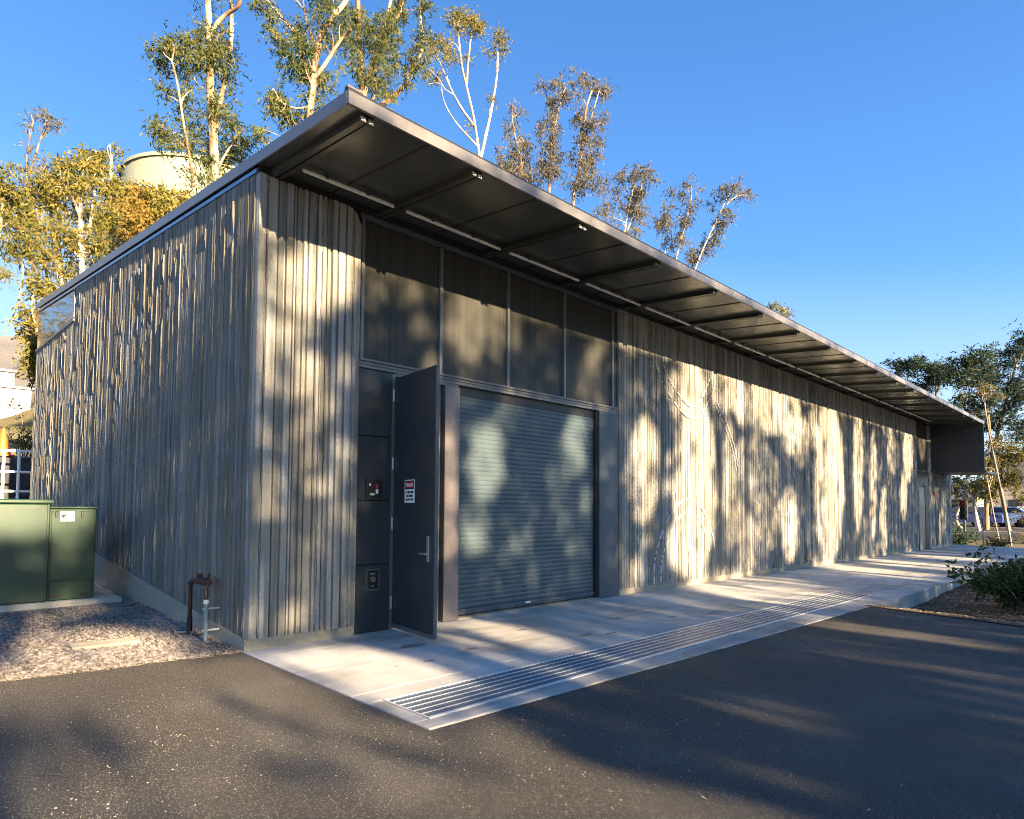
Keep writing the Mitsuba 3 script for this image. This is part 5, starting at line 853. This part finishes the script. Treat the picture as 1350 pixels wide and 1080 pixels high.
LIT= [[[[1.14,3.8],[1.04,3.53],[0.76,3.33],[0.44,3.26],[0.19,3.34],[0.09,3.53],[0.18,3.77],[0.42,3.97],[0.74,4.06],[1.03,4.0]],0.9],[[[0.4,3.26],[0.37,2.78],[0.28,2.47],[0.17,2.46],[0.07,2.73],[0.02,3.18],[0.05,3.64],[0.13,3.96],[0.25,3.99],[0.35,3.72]],0.55],[[[1.12,3.87],[1.07,3.66],[0.94,3.51],[0.77,3.47],[0.64,3.56],[0.59,3.73],[0.63,3.93],[0.76,4.09],[0.92,4.14],[1.06,4.06]],1],[[[0.74,2.85],[0.69,2.52],[0.57,2.3],[0.42,2.28],[0.29,2.46],[0.24,2.77],[0.28,3.09],[0.39,3.31],[0.55,3.34],[0.68,3.17]],0.45],[[[1.21,0.37],[1.2,0.25],[1.15,0.18],[1.1,0.19],[1.05,0.27],[1.03,0.39],[1.04,0.51],[1.09,0.58],[1.14,0.58],[1.19,0.5]],0.5],[[[1.19,1.52],[1.08,0.61],[0.77,0.1],[0.41,0.15],[0.12,0.68],[-0.0,1.49],[0.08,2.31],[0.34,2.87],[0.71,2.93],[1.04,2.42]],0.09],[[[12.31,1.6],[11.96,0.69],[11.16,0.18],[10.28,0.23],[9.63,0.76],[9.4,1.55],[9.66,2.36],[10.35,2.92],[11.25,3.0],[12.02,2.5]],0.25],[[[2.29,3.99],[2.18,3.84],[1.9,3.71],[1.57,3.63],[1.32,3.64],[1.22,3.73],[1.31,3.86],[1.56,4.0],[1.89,4.08],[2.17,4.08]],0.35],[[[2.36,3.13],[2.33,3.02],[2.26,2.94],[2.16,2.93],[2.09,2.98],[2.06,3.08],[2.08,3.2],[2.16,3.28],[2.25,3.29],[2.33,3.24]],0.5],[[[3.18,3.75],[3.1,3.43],[2.89,3.21],[2.64,3.17],[2.44,3.31],[2.36,3.59],[2.43,3.89],[2.63,4.12],[2.88,4.18],[3.1,4.04]],0.8],[[[3.49,3.71],[3.46,3.41],[3.38,3.21],[3.28,3.19],[3.19,3.36],[3.16,3.65],[3.19,3.95],[3.27,4.15],[3.37,4.18],[3.46,4.01]],0.7],[[[3.78,3.77],[3.75,3.55],[3.7,3.41],[3.62,3.4],[3.56,3.52],[3.54,3.72],[3.56,3.94],[3.62,4.08],[3.69,4.09],[3.75,3.98]],0.5],[[[5.67,3.36],[5.6,3.1],[5.43,2.93],[5.22,2.9],[5.05,3.03],[4.99,3.26],[5.05,3.51],[5.22,3.68],[5.43,3.72],[5.61,3.59]],0.5],[[[5.8,3.9],[5.73,3.79],[5.57,3.7],[5.38,3.67],[5.23,3.7],[5.17,3.79],[5.23,3.89],[5.38,3.98],[5.57,4.02],[5.73,3.99]],0.7],[[[2.22,3.56],[2.19,3.44],[2.11,3.36],[2.02,3.34],[1.94,3.39],[1.91,3.49],[1.93,3.6],[2.01,3.69],[2.11,3.71],[2.19,3.66]],0.2],[[[3.47,1.97],[3.41,1.66],[3.24,1.47],[3.04,1.47],[2.88,1.64],[2.82,1.94],[2.87,2.23],[3.03,2.43],[3.23,2.45],[3.4,2.28]],0.85],[[[3.18,1.07],[3.14,0.88],[3.02,0.76],[2.88,0.77],[2.76,0.89],[2.72,1.08],[2.76,1.27],[2.87,1.38],[3.01,1.39],[3.14,1.27]],0.7],[[[3.46,2.28],[3.43,2.09],[3.33,1.98],[3.21,1.97],[3.12,2.07],[3.08,2.24],[3.11,2.42],[3.21,2.54],[3.33,2.55],[3.42,2.45]],0.7],[[[5.32,2.37],[5.26,2.05],[5.09,1.86],[4.89,1.85],[4.73,2.03],[4.67,2.32],[4.73,2.62],[4.89,2.82],[5.09,2.84],[5.26,2.67]],0.9],[[[5.36,1.55],[5.33,1.39],[5.26,1.29],[5.16,1.29],[5.09,1.39],[5.06,1.55],[5.09,1.71],[5.16,1.81],[5.26,1.81],[5.33,1.72]],0.7],[[[2.58,1.45],[2.57,0.8],[2.52,0.4],[2.46,0.4],[2.41,0.81],[2.38,1.45],[2.39,2.1],[2.43,2.51],[2.49,2.52],[2.55,2.11]],0.7],[[[7.21,2.05],[7.1,1.49],[6.84,1.15],[6.53,1.15],[6.29,1.48],[6.2,2.0],[6.3,2.53],[6.54,2.89],[6.85,2.92],[7.11,2.6]],0.95],[[[9.25,1.85],[9.06,0.77],[8.61,0.14],[8.09,0.17],[7.71,0.81],[7.57,1.8],[7.73,2.8],[8.14,3.48],[8.67,3.55],[9.1,2.93]],1],[[[9.52,3.98],[9.32,3.76],[8.83,3.57],[8.26,3.5],[7.83,3.56],[7.67,3.71],[7.84,3.92],[8.27,4.1],[8.84,4.19],[9.33,4.15]],0.95],[[[8.15,3.5],[8.07,3.21],[7.88,3.01],[7.66,2.99],[7.48,3.14],[7.42,3.4],[7.49,3.68],[7.67,3.88],[7.9,3.92],[8.08,3.77]],0.7],[[[13.51,3.83],[13.09,3.39],[12.11,3.07],[11.01,2.98],[10.21,3.12],[9.93,3.42],[10.23,3.79],[11.04,4.11],[12.15,4.27],[13.12,4.17]],0.9],[[[10.63,3.82],[10.45,3.59],[10.02,3.41],[9.51,3.36],[9.12,3.43],[8.98,3.61],[9.13,3.82],[9.53,4.0],[10.04,4.07],[10.47,4.01]],0.8],[[[13.26,1.07],[13.13,0.52],[12.85,0.2],[12.52,0.22],[12.28,0.55],[12.21,1.08],[12.32,1.61],[12.59,1.94],[12.92,1.95],[13.17,1.62]],0.8],[[[8.87,0.68],[8.71,0.33],[8.31,0.14],[7.85,0.17],[7.49,0.4],[7.36,0.73],[7.5,1.05],[7.86,1.26],[8.33,1.26],[8.72,1.04]],1],[[[9.99,1.87],[9.92,1.06],[9.78,0.56],[9.62,0.57],[9.5,1.06],[9.47,1.86],[9.54,2.66],[9.68,3.17],[9.84,3.19],[9.96,2.69]],0.6],[[[10.9,0.61],[10.82,0.19],[10.63,-0.06],[10.42,-0.04],[10.25,0.22],[10.2,0.63],[10.27,1.04],[10.45,1.3],[10.67,1.3],[10.84,1.04]],0.5],[[[16.46,2.07],[16.16,0.72],[15.54,-0.08],[14.87,-0.04],[14.39,0.76],[14.26,2.0],[14.51,3.28],[15.08,4.14],[15.77,4.22],[16.31,3.43]],1],[[[15.61,3.56],[15.42,3.16],[14.97,2.9],[14.45,2.87],[14.06,3.06],[13.92,3.4],[14.09,3.78],[14.51,4.05],[15.03,4.11],[15.46,3.92]],0.8],[[[14.11,3.23],[13.91,2.88],[13.42,2.65],[12.86,2.61],[12.43,2.78],[12.28,3.07],[12.45,3.4],[12.9,3.64],[13.47,3.7],[13.94,3.55]],0.7],[[[18.1,2.57],[17.94,1.46],[17.66,0.79],[17.38,0.8],[17.19,1.46],[17.17,2.52],[17.32,3.61],[17.59,4.31],[17.88,4.34],[18.08,3.68]],0.8],[[[19.36,2.16],[19.22,1.15],[18.99,0.53],[18.76,0.53],[18.63,1.15],[18.63,2.14],[18.76,3.15],[18.99,3.79],[19.22,3.81],[19.36,3.19]],0.7],[[[20.44,1.0],[20.3,0.33],[20.03,-0.07],[19.74,-0.06],[19.54,0.35],[19.5,1.01],[19.64,1.66],[19.9,2.08],[20.19,2.09],[20.4,1.67]],0.7],[[[23.59,3.36],[23.41,2.76],[23.03,2.38],[22.62,2.36],[22.33,2.71],[22.26,3.28],[22.43,3.87],[22.79,4.26],[23.2,4.3],[23.52,3.96]],0.9],[[[22.69,1.88],[22.55,1.36],[22.29,1.05],[22.02,1.05],[21.82,1.36],[21.78,1.86],[21.9,2.37],[22.16,2.69],[22.44,2.71],[22.64,2.39]],0.8],[[[25.55,4.06],[25.39,3.58],[25.09,3.27],[24.76,3.25],[24.52,3.52],[24.46,3.97],[24.61,4.44],[24.9,4.75],[25.24,4.79],[25.49,4.52]],0.7],[[[21.13,3.45],[21.02,2.87],[20.82,2.5],[20.62,2.49],[20.48,2.84],[20.46,3.41],[20.57,3.99],[20.76,4.36],[20.97,4.38],[21.11,4.03]],0.6],[[[27.82,0.92],[27.7,0.49],[27.48,0.22],[27.25,0.23],[27.1,0.5],[27.08,0.93],[27.2,1.36],[27.41,1.63],[27.64,1.64],[27.8,1.37]],0.5],[[[0.12,-0.05],[1.0,-0.13],[1.05,-0.33],[1.12,-0.57],[0.95,-0.71],[0.12,-0.8],[0.14,-0.57]],1],[[[2.8,0.02],[2.92,-0.23],[2.79,-0.53],[2.3,-0.6],[2.29,-0.28],[2.32,-0.12]],1],[[[8.5,0.22],[10.85,0.14],[10.88,-0.32],[8.84,-0.84],[7.34,-0.77],[7.08,-0.4]],0.6],[[[15.36,0.06],[15.01,-0.39],[14.71,-0.76],[12.99,-0.86],[13.13,-0.53],[13.3,-0.15]],1],[[[18.46,0.01],[18.13,-0.42],[17.85,-0.79],[16.02,-0.88],[16.16,-0.55],[16.31,-0.17]],1],[[[21.6,-0.06],[21.59,-0.43],[21.59,-0.77],[20.1,-0.84],[20.04,-0.52],[19.98,-0.17]],1],[[[8.97,0.15],[7.93,-0.3],[7.15,-0.63],[6.7,-0.68],[7.38,-0.38],[8.27,0.03]],1],[[[-1.94,0.25],[0.03,-0.03],[0.07,-0.65],[0.09,-0.87],[0.59,-0.88],[0.92,-0.94],[0.57,-0.99],[0.45,-1.13],[0.59,-1.3],[0.74,-1.5],[0.5,-1.52],[-2.15,-0.81]],1],[[[6.59,-0.83],[6.44,-1.2],[6.32,-1.5],[5.77,-1.52],[5.81,-1.25],[5.87,-0.9]],0.8],[[[8.46,-0.91],[8.56,-1.19],[8.64,-1.43],[8.26,-1.44],[8.15,-1.21],[8.04,-0.95]],0.8],[[[-0.4,0.1],[-0.66,-0.01],[-1.01,-0.01],[-1.34,0.07],[-1.57,0.23],[-1.62,0.41],[-1.43,0.57],[-1.03,0.61],[-0.59,0.5],[-0.35,0.29]],0.85],[[[-0.04,4.71],[-0.17,5.78],[-0.52,8.5],[-0.5,4.73],[-0.36,3.62],[-0.24,3.71],[-0.14,3.85],[-0.07,3.87],[-0.04,4.14]],0.55],[[[-2.4,2.9],[-1.14,2.7],[-0.6,2.48],[-0.67,2.04],[-1.13,1.94],[-2.36,1.87]],0.95]]
DARK= [[[-1.38,-0.55],[-1.48,-0.61],[-1.63,-0.63],[-1.77,-0.59],[-1.87,-0.51],[-1.88,-0.41],[-1.8,-0.32],[-1.63,-0.29],[-1.45,-0.34],[-1.36,-0.44]],[[-0.6,-0.93],[-0.7,-0.95],[-0.84,-0.94],[-0.97,-0.9],[-1.05,-0.86],[-1.05,-0.81],[-0.96,-0.79],[-0.81,-0.8],[-0.66,-0.84],[-0.58,-0.89]],[[-1.38,-0.86],[-1.42,-0.87],[-1.48,-0.87],[-1.54,-0.85],[-1.59,-0.83],[-1.59,-0.81],[-1.56,-0.79],[-1.5,-0.8],[-1.43,-0.81],[-1.38,-0.84]],[[0.13,-1.05],[0.01,-1.06],[-0.13,-1.05],[-0.24,-1.02],[-0.29,-0.98],[-0.25,-0.94],[-0.14,-0.92],[0.02,-0.93],[0.14,-0.96],[0.18,-1.01]],[[0.15,-0.2],[0.12,-0.48],[0.11,-0.7],[-0.03,-0.77],[-0.03,-0.57],[-0.04,-0.31]]]
SPEC = [
 ('eucalyptus_tree_a', 'eucalyptus_tree', 'tall eucalyptus with a tan trunk in front of the round water tank', 'm_leaf_gum', 'm_bark_tan', .17, .050, .5),
 ('eucalyptus_tree_b', 'eucalyptus_tree', 'forking tan-limbed eucalyptus rising left of the roof corner', 'm_leaf_gum', 'm_bark_tan', .16, .048, .5),
 ('eucalyptus_tree_c', 'eucalyptus_tree', 'dense upright eucalyptus directly above the front roof corner', 'm_leaf_gum', 'm_bark_tan', .16, .048, .5),
 ('slender_eucalyptus_tree', 'eucalyptus_tree', 'slender eucalyptus with bare white stems and small tufted crowns', 'm_leaf_olive', 'm_bark_white', .17, .045, .35),
 ('eucalyptus_tree_d', 'eucalyptus_tree', 'broad topped greyish eucalyptus with two leafy columns above the canopy', 'm_leaf_pink', 'm_bark_tan', .21, .060, .6),
 ('eucalyptus_tree_e', 'eucalyptus_tree', 'small greyish eucalyptus just right of the broad topped one', 'm_leaf_pink', 'm_bark_white', .24, .066, .6),
 ('eucalyptus_tree_f', 'eucalyptus_tree', 'thin sparse eucalyptus left of the leaning one', 'm_leaf_pink', 'm_bark_white', .24, .066, .6),
 ('leaning_eucalyptus_tree', 'eucalyptus_tree', 'eucalyptus leaning to the right, farthest along the roof edge with sky around it', 'm_leaf_pink', 'm_bark_white', .24, .066, .6),
 ('small_eucalyptus_tree', 'eucalyptus_tree', 'small leafy tree top peeping just above the canopy edge', 'm_leaf_olive', 'm_bark_white', .24, .07, .4),
 ('wispy_eucalyptus_tree', 'eucalyptus_tree', 'wispy almost bare eucalyptus with a tuft on top against the left sky', 'm_leaf_pink', 'm_bark_dark', .17, .045, .4),
 ('bushy_eucalyptus_tree_a', 'bushy_tree', 'bushy olive tree with pale stems left of the side wall top', 'm_leaf_olive', 'm_bark_white', .15, .050, .4),
 ('bushy_eucalyptus_tree_b', 'bushy_tree', 'bushy olive tree with a white trunk left of the water tank', 'm_leaf_olive', 'm_bark_white', .16, .052, .4),
 ('orange_leaved_tree', 'bushy_tree', 'small orange tinted tree below the water tank', 'm_leaf_orange', 'm_bark_tan', .14, .055, .3),
 ('round_olive_tree', 'bushy_tree', 'rounded olive green tree beneath the water tank close to the roof edge', 'm_leaf_olive', 'm_bark_white', .14, .055, .3),
 ('leafy_tree_by_wall', 'bushy_tree', 'yellow green leafy tree at the back end of the side wall', 'm_leaf_olive', 'm_bark_tan', .12, .048, .4),
 ('far_left_tree', 'bushy_tree', 'olive tree with dark hanging twigs at the left picture edge', 'm_leaf_olive', 'm_bark_dark', .14, .045, .5),
 ('tall_dark_tree_a', 'dark_tree', 'dark layered tree right of the canopy end with a tan leaning trunk', 'm_leaf_dark', 'm_bark_tan', .26, .085, .2),
 ('tall_dark_tree_b', 'dark_tree', 'tallest dark layered tree at the right picture edge', 'm_leaf_dark', 'm_bark_tan', .26, .085, .2),
 ('tall_dark_tree_c', 'dark_tree', 'lower warm green tree beneath the dark layered trees', 'm_leaf_warm', 'm_bark_white', .24, .085, .3),
 ('roof_line_tree_a', 'dark_tree', 'small dark tree top touching the canopy line, left of its twin', 'm_leaf_dark', 'm_bark_dark', .30, .10, .2),
 ('roof_line_tree_b', 'dark_tree', 'small dark tree top above the far canopy end, right of its twin', 'm_leaf_dark', 'm_bark_dark', .30, .10, .2),
]
for i, (src, key, label, lm, bm, ls, lw, dp) in enumerate(SPEC):
    limbs, clumps = TREES[src]
    tree(key, label, limbs, clumps, lm, bm, ls, lw, dp, seed=100 + i, scale={'tall_dark_tree_c': 2.0}.get(src, 2.6 if 'dark' in key else 3.2 if src[-2:] in ('_d', '_e', '_f') or 'lean' in src else 2.6))
tree('bushy_tree', 'olive tree on the bank just outside the left picture edge', [([[-2.4, 19.6, 1.0], [-2.3, 19.5, 4.0], [-2.5, 19.4, 8.0]], .1, .04)], [[-2.4 + dx, 19.5 + dy, z, 1.3, 1.1, 260] for dx, dy, z in ((-1, 0, 5), (0.6, 0.3, 5.4), (0, 0, 6.6), (-1.2, 0.4, 7.2), (0.7, -0.3, 7.6), (-0.3, 0, 8.6), (-1.5, 0, 9.2), (0.2, 0.2, 9.8), (-0.5, -.4, 4.2))], 'm_leaf_olive', 'm_bark_tan', .14, .05, .4, seed=71)
tree('bushy_tree', 'second olive tree outside the left picture edge, closer to the side wall', [([[-1.7, 16.2, 2.4], [-1.65, 16.1, 5.0], [-1.7, 16.0, 7.6]], .08, .03)], [[-1.65 + dx, 16.1 + dy, z, .75, .7, 220] for dx, dy, z in ((-.3, 0, 5.2), (.3, .3, 5.8), (0, 0, 6.6), (-.4, .2, 7.3), (.2, -.2, 7.9), (0, .2, 8.5))], 'm_leaf_olive', 'm_bark_tan', .13, .05, .4, seed=72)
# slim leaning saplings with pale trunks right of the hood
for i, (pts, r, lab) in enumerate([
    ([[31.02, -1.71, 0.0], [30.99, -1.45, 2.2], [30.95, -1.14, 4.4], [30.9, -0.95, 6.4]], 0.05, 'slim pale leaning sapling trunk, tallest of three right of the hood'),
    ([[32.96, -1.06, 0.0], [32.93, -0.86, 1.4], [32.9, -0.66, 3.0]], 0.045, 'slim pale leaning sapling trunk in the middle of three'),
    ([[28.92, -1.13, -0.02], [29.6, -0.90, 1.1], [29.9, -0.60, 2.1]], 0.035, 'short pale leaning sapling trunk nearest the far wall corner')]):
    rg = np.random.default_rng(40 + i); e = pts[-1]
    tree('sapling', lab, [(pts, r * 0.75, r * 0.4)], [[e[0] + rg.normal(0, .3), e[1] + rg.normal(0, .3), e[2] + 0.2 + rg.normal(0, .2), .5, .35, 90] for _ in range(4)], 'm_leaf_warm', 'm_bark_white', .13, .045, .4, seed=60 + i, base=False)
# shrubs
def shrub(label, x, y, z, rh, rv, n, lm, ls, lw, seed, stems=9):
    rg = np.random.default_rng(seed); s = thing('shrub', label, 'shrub')
    ms, cl = [], []
    for _ in range(stems):
        a = rg.uniform(0, 6.28); r = rh * math.sqrt(rg.random()); e = np.array([x + r * math.cos(a), y + r * math.sin(a), z + rv * rg.uniform(0.45, 1.0) * (1.15 - 0.5 * r / rh)])
        ms.append(tube(smooth_line([[x + 0.2 * r * math.cos(a), y + 0.2 * r * math.sin(a), z - 0.05], (np.array([x, y, z]) + e) / 2 + rg.normal(0, .04, 3), e], 3), np.linspace(0.016, 0.005, 9), 5))
        for f in (1.0, 0.62, 0.35):
            cl.append([*(np.array([x, y, z]) * (1 - f) + e * f), rh * 0.30, rv * 0.22, int(n / stems / 3)])
    put('stems', cat(ms), 'm_bark_dark', s)
    put('foliage', crown(cl, ls, lw, -0.15, rg), lm, s)
shrub('dark green leafy shrub on the soil bed at the right picture edge', 10.6, -4.55, -0.12, 0.90, 0.80, 4200, 'm_leaf_bush', 0.085, 0.050, 5, 22)
shrub('low leafy shrub behind the dark green one at the right picture edge', 13.4, -4.3, -0.1, 0.8, 0.75, 1500, 'm_leaf_bush', 0.085, 0.05, 6, 16)
shrub('blue green shrub just beyond the end of the concrete apron', 32.4, 0.35, -0.1, 0.8, 1.0, 1500, 'm_leaf_blue', 0.13, 0.06, 7, 16)
shrub('small yellow green shrub at the foot of the slim saplings', 30.9, -1.35, -0.1, 0.7, 0.5, 900, 'm_leaf_warm', 0.11, 0.05, 8, 12)
shrub('low green shrub on the street verge at the right', 35.4, -2.4, 0.0, 1.1, 0.6, 1000, 'm_leaf_warm', 0.12, 0.05, 9, 12)
shrub('round bush beside the parking lot under the pale building', 49.0, -0.6, 0.3, 1.2, 1.7, 1100, 'm_leaf_warm', 0.18, 0.08, 10, 14)
shrub('dark green bush on the bank above the orange cone', 0.9, 17.6, 2.9, 1.1, 1.3, 1900, 'm_leaf_warm', 0.10, 0.045, 12, 16)
shrub('yellowish bush on the bank left of the wall end', -0.9, 18.6, 3.0, 1.1, 1.2, 1700, 'm_leaf_olive', 0.10, 0.045, 13, 16)

# ---------------------------------------------------------------- tall eucalyptus trees behind the viewpoint: their leaves dapple the sunlight
TA, TE = math.tan(AZ), math.tan(EL) / math.cos(AZ)
def inside(pts, poly):
    x, y = pts.T; r = np.zeros(len(pts), bool); P = np.array(poly); j = len(P) - 1
    for i in range(len(P)):
        c = ((P[i, 1] > y) != (P[j, 1] > y)) & (x < (P[j, 0] - P[i, 0]) * (y - P[i, 1]) / (P[j, 1] - P[i, 1] + 1e-12) + P[i, 0])
        r ^= c; j = i
    return r
rg = np.random.default_rng(21)
NL = 150000
sx = rg.uniform(-9, 31, NL); sz = rg.uniform(-2.9, 5.4, NL)
Q = np.stack([sx, sz], 1)
keep = np.where(sz > 4.05, 0.10, 1.0)
clump = meshkit.fbm(np.stack([sx * 1.1, sz * 1.1, sx * 0], -1), 3, 6)
keep = keep * np.where(clump < 0.34, 0.5, 1.0)
spot = meshkit.fbm(np.stack([sx * 3.2, sz * 1.6, sx * 0], -1), 2, 16)
for poly, s in LIT:
    keep = np.where(inside(Q, poly), np.minimum(keep, min(1.0, -math.log(s + 0.01) / 3.6 if s < 0.99 else 0.0) + np.where((spot > 0.66) & (sz > -0.9), 0.25, 0.0)), keep)
for poly in DARK:
    keep = np.where(inside(Q, poly), np.maximum(keep, 0.3), keep)
k = rg.random(NL) < keep
Q = Q[k]
trunks = np.array([-8.6, -5.5, -1.9, 1.6, 4.4, 7.3, 10.6, 13.8, 17.2, 20.5, 24.0, 27.6])
tdist = np.array([24.0, 28, 26, 24, 28, 25, 29, 25, 27, 24, 28, 26])
own = np.abs(Q[:, :1] + rg.normal(0, 0.8, (len(Q), 1)) - trunks[None]).argmin(1)
s_ = tdist[own] + rg.normal(0, 1.1, len(Q))
hd_ = np.array([-math.sin(AZ), -math.cos(AZ)])
pos = np.stack([Q[:, 0] + hd_[0] * s_, hd_[1] * s_, Q[:, 1] + s_ * math.tan(EL)], 1)
for i, x in enumerate(trunks):
    g = thing('shade_tree', 'tall eucalyptus standing behind the viewpoint and casting dappled shade', 'tree', 'eucalyptus trees behind the viewpoint')
    m = own == i; n = m.sum(); P = pos[m]
    bx0, by0 = x + hd_[0] * tdist[i], hd_[1] * tdist[i]
    tr = smooth_line([[bx0 + 0.3, by0, -0.4], [bx0 + 0.1, by0 - 0.2, 3.0], [bx0 - 0.15, by0, 6.5], [bx0, by0 + 0.1, 10.5]], 4)
    put('trunk', tube(tr, np.linspace(0.24, 0.05, len(tr)), 8), 'm_bark_tan', g, smooth=True)
    d = unit(rg.normal(size=(n, 3)) - [0, 0, 0.4]); s2 = unit(np.cross(d, rg.normal(size=(n, 3))))
    put('crown', rhombs(P, d, s2, rg.uniform(0.20, 0.36, n), rg.uniform(0.09, 0.14, n)), 'm_leaf_gum', g)
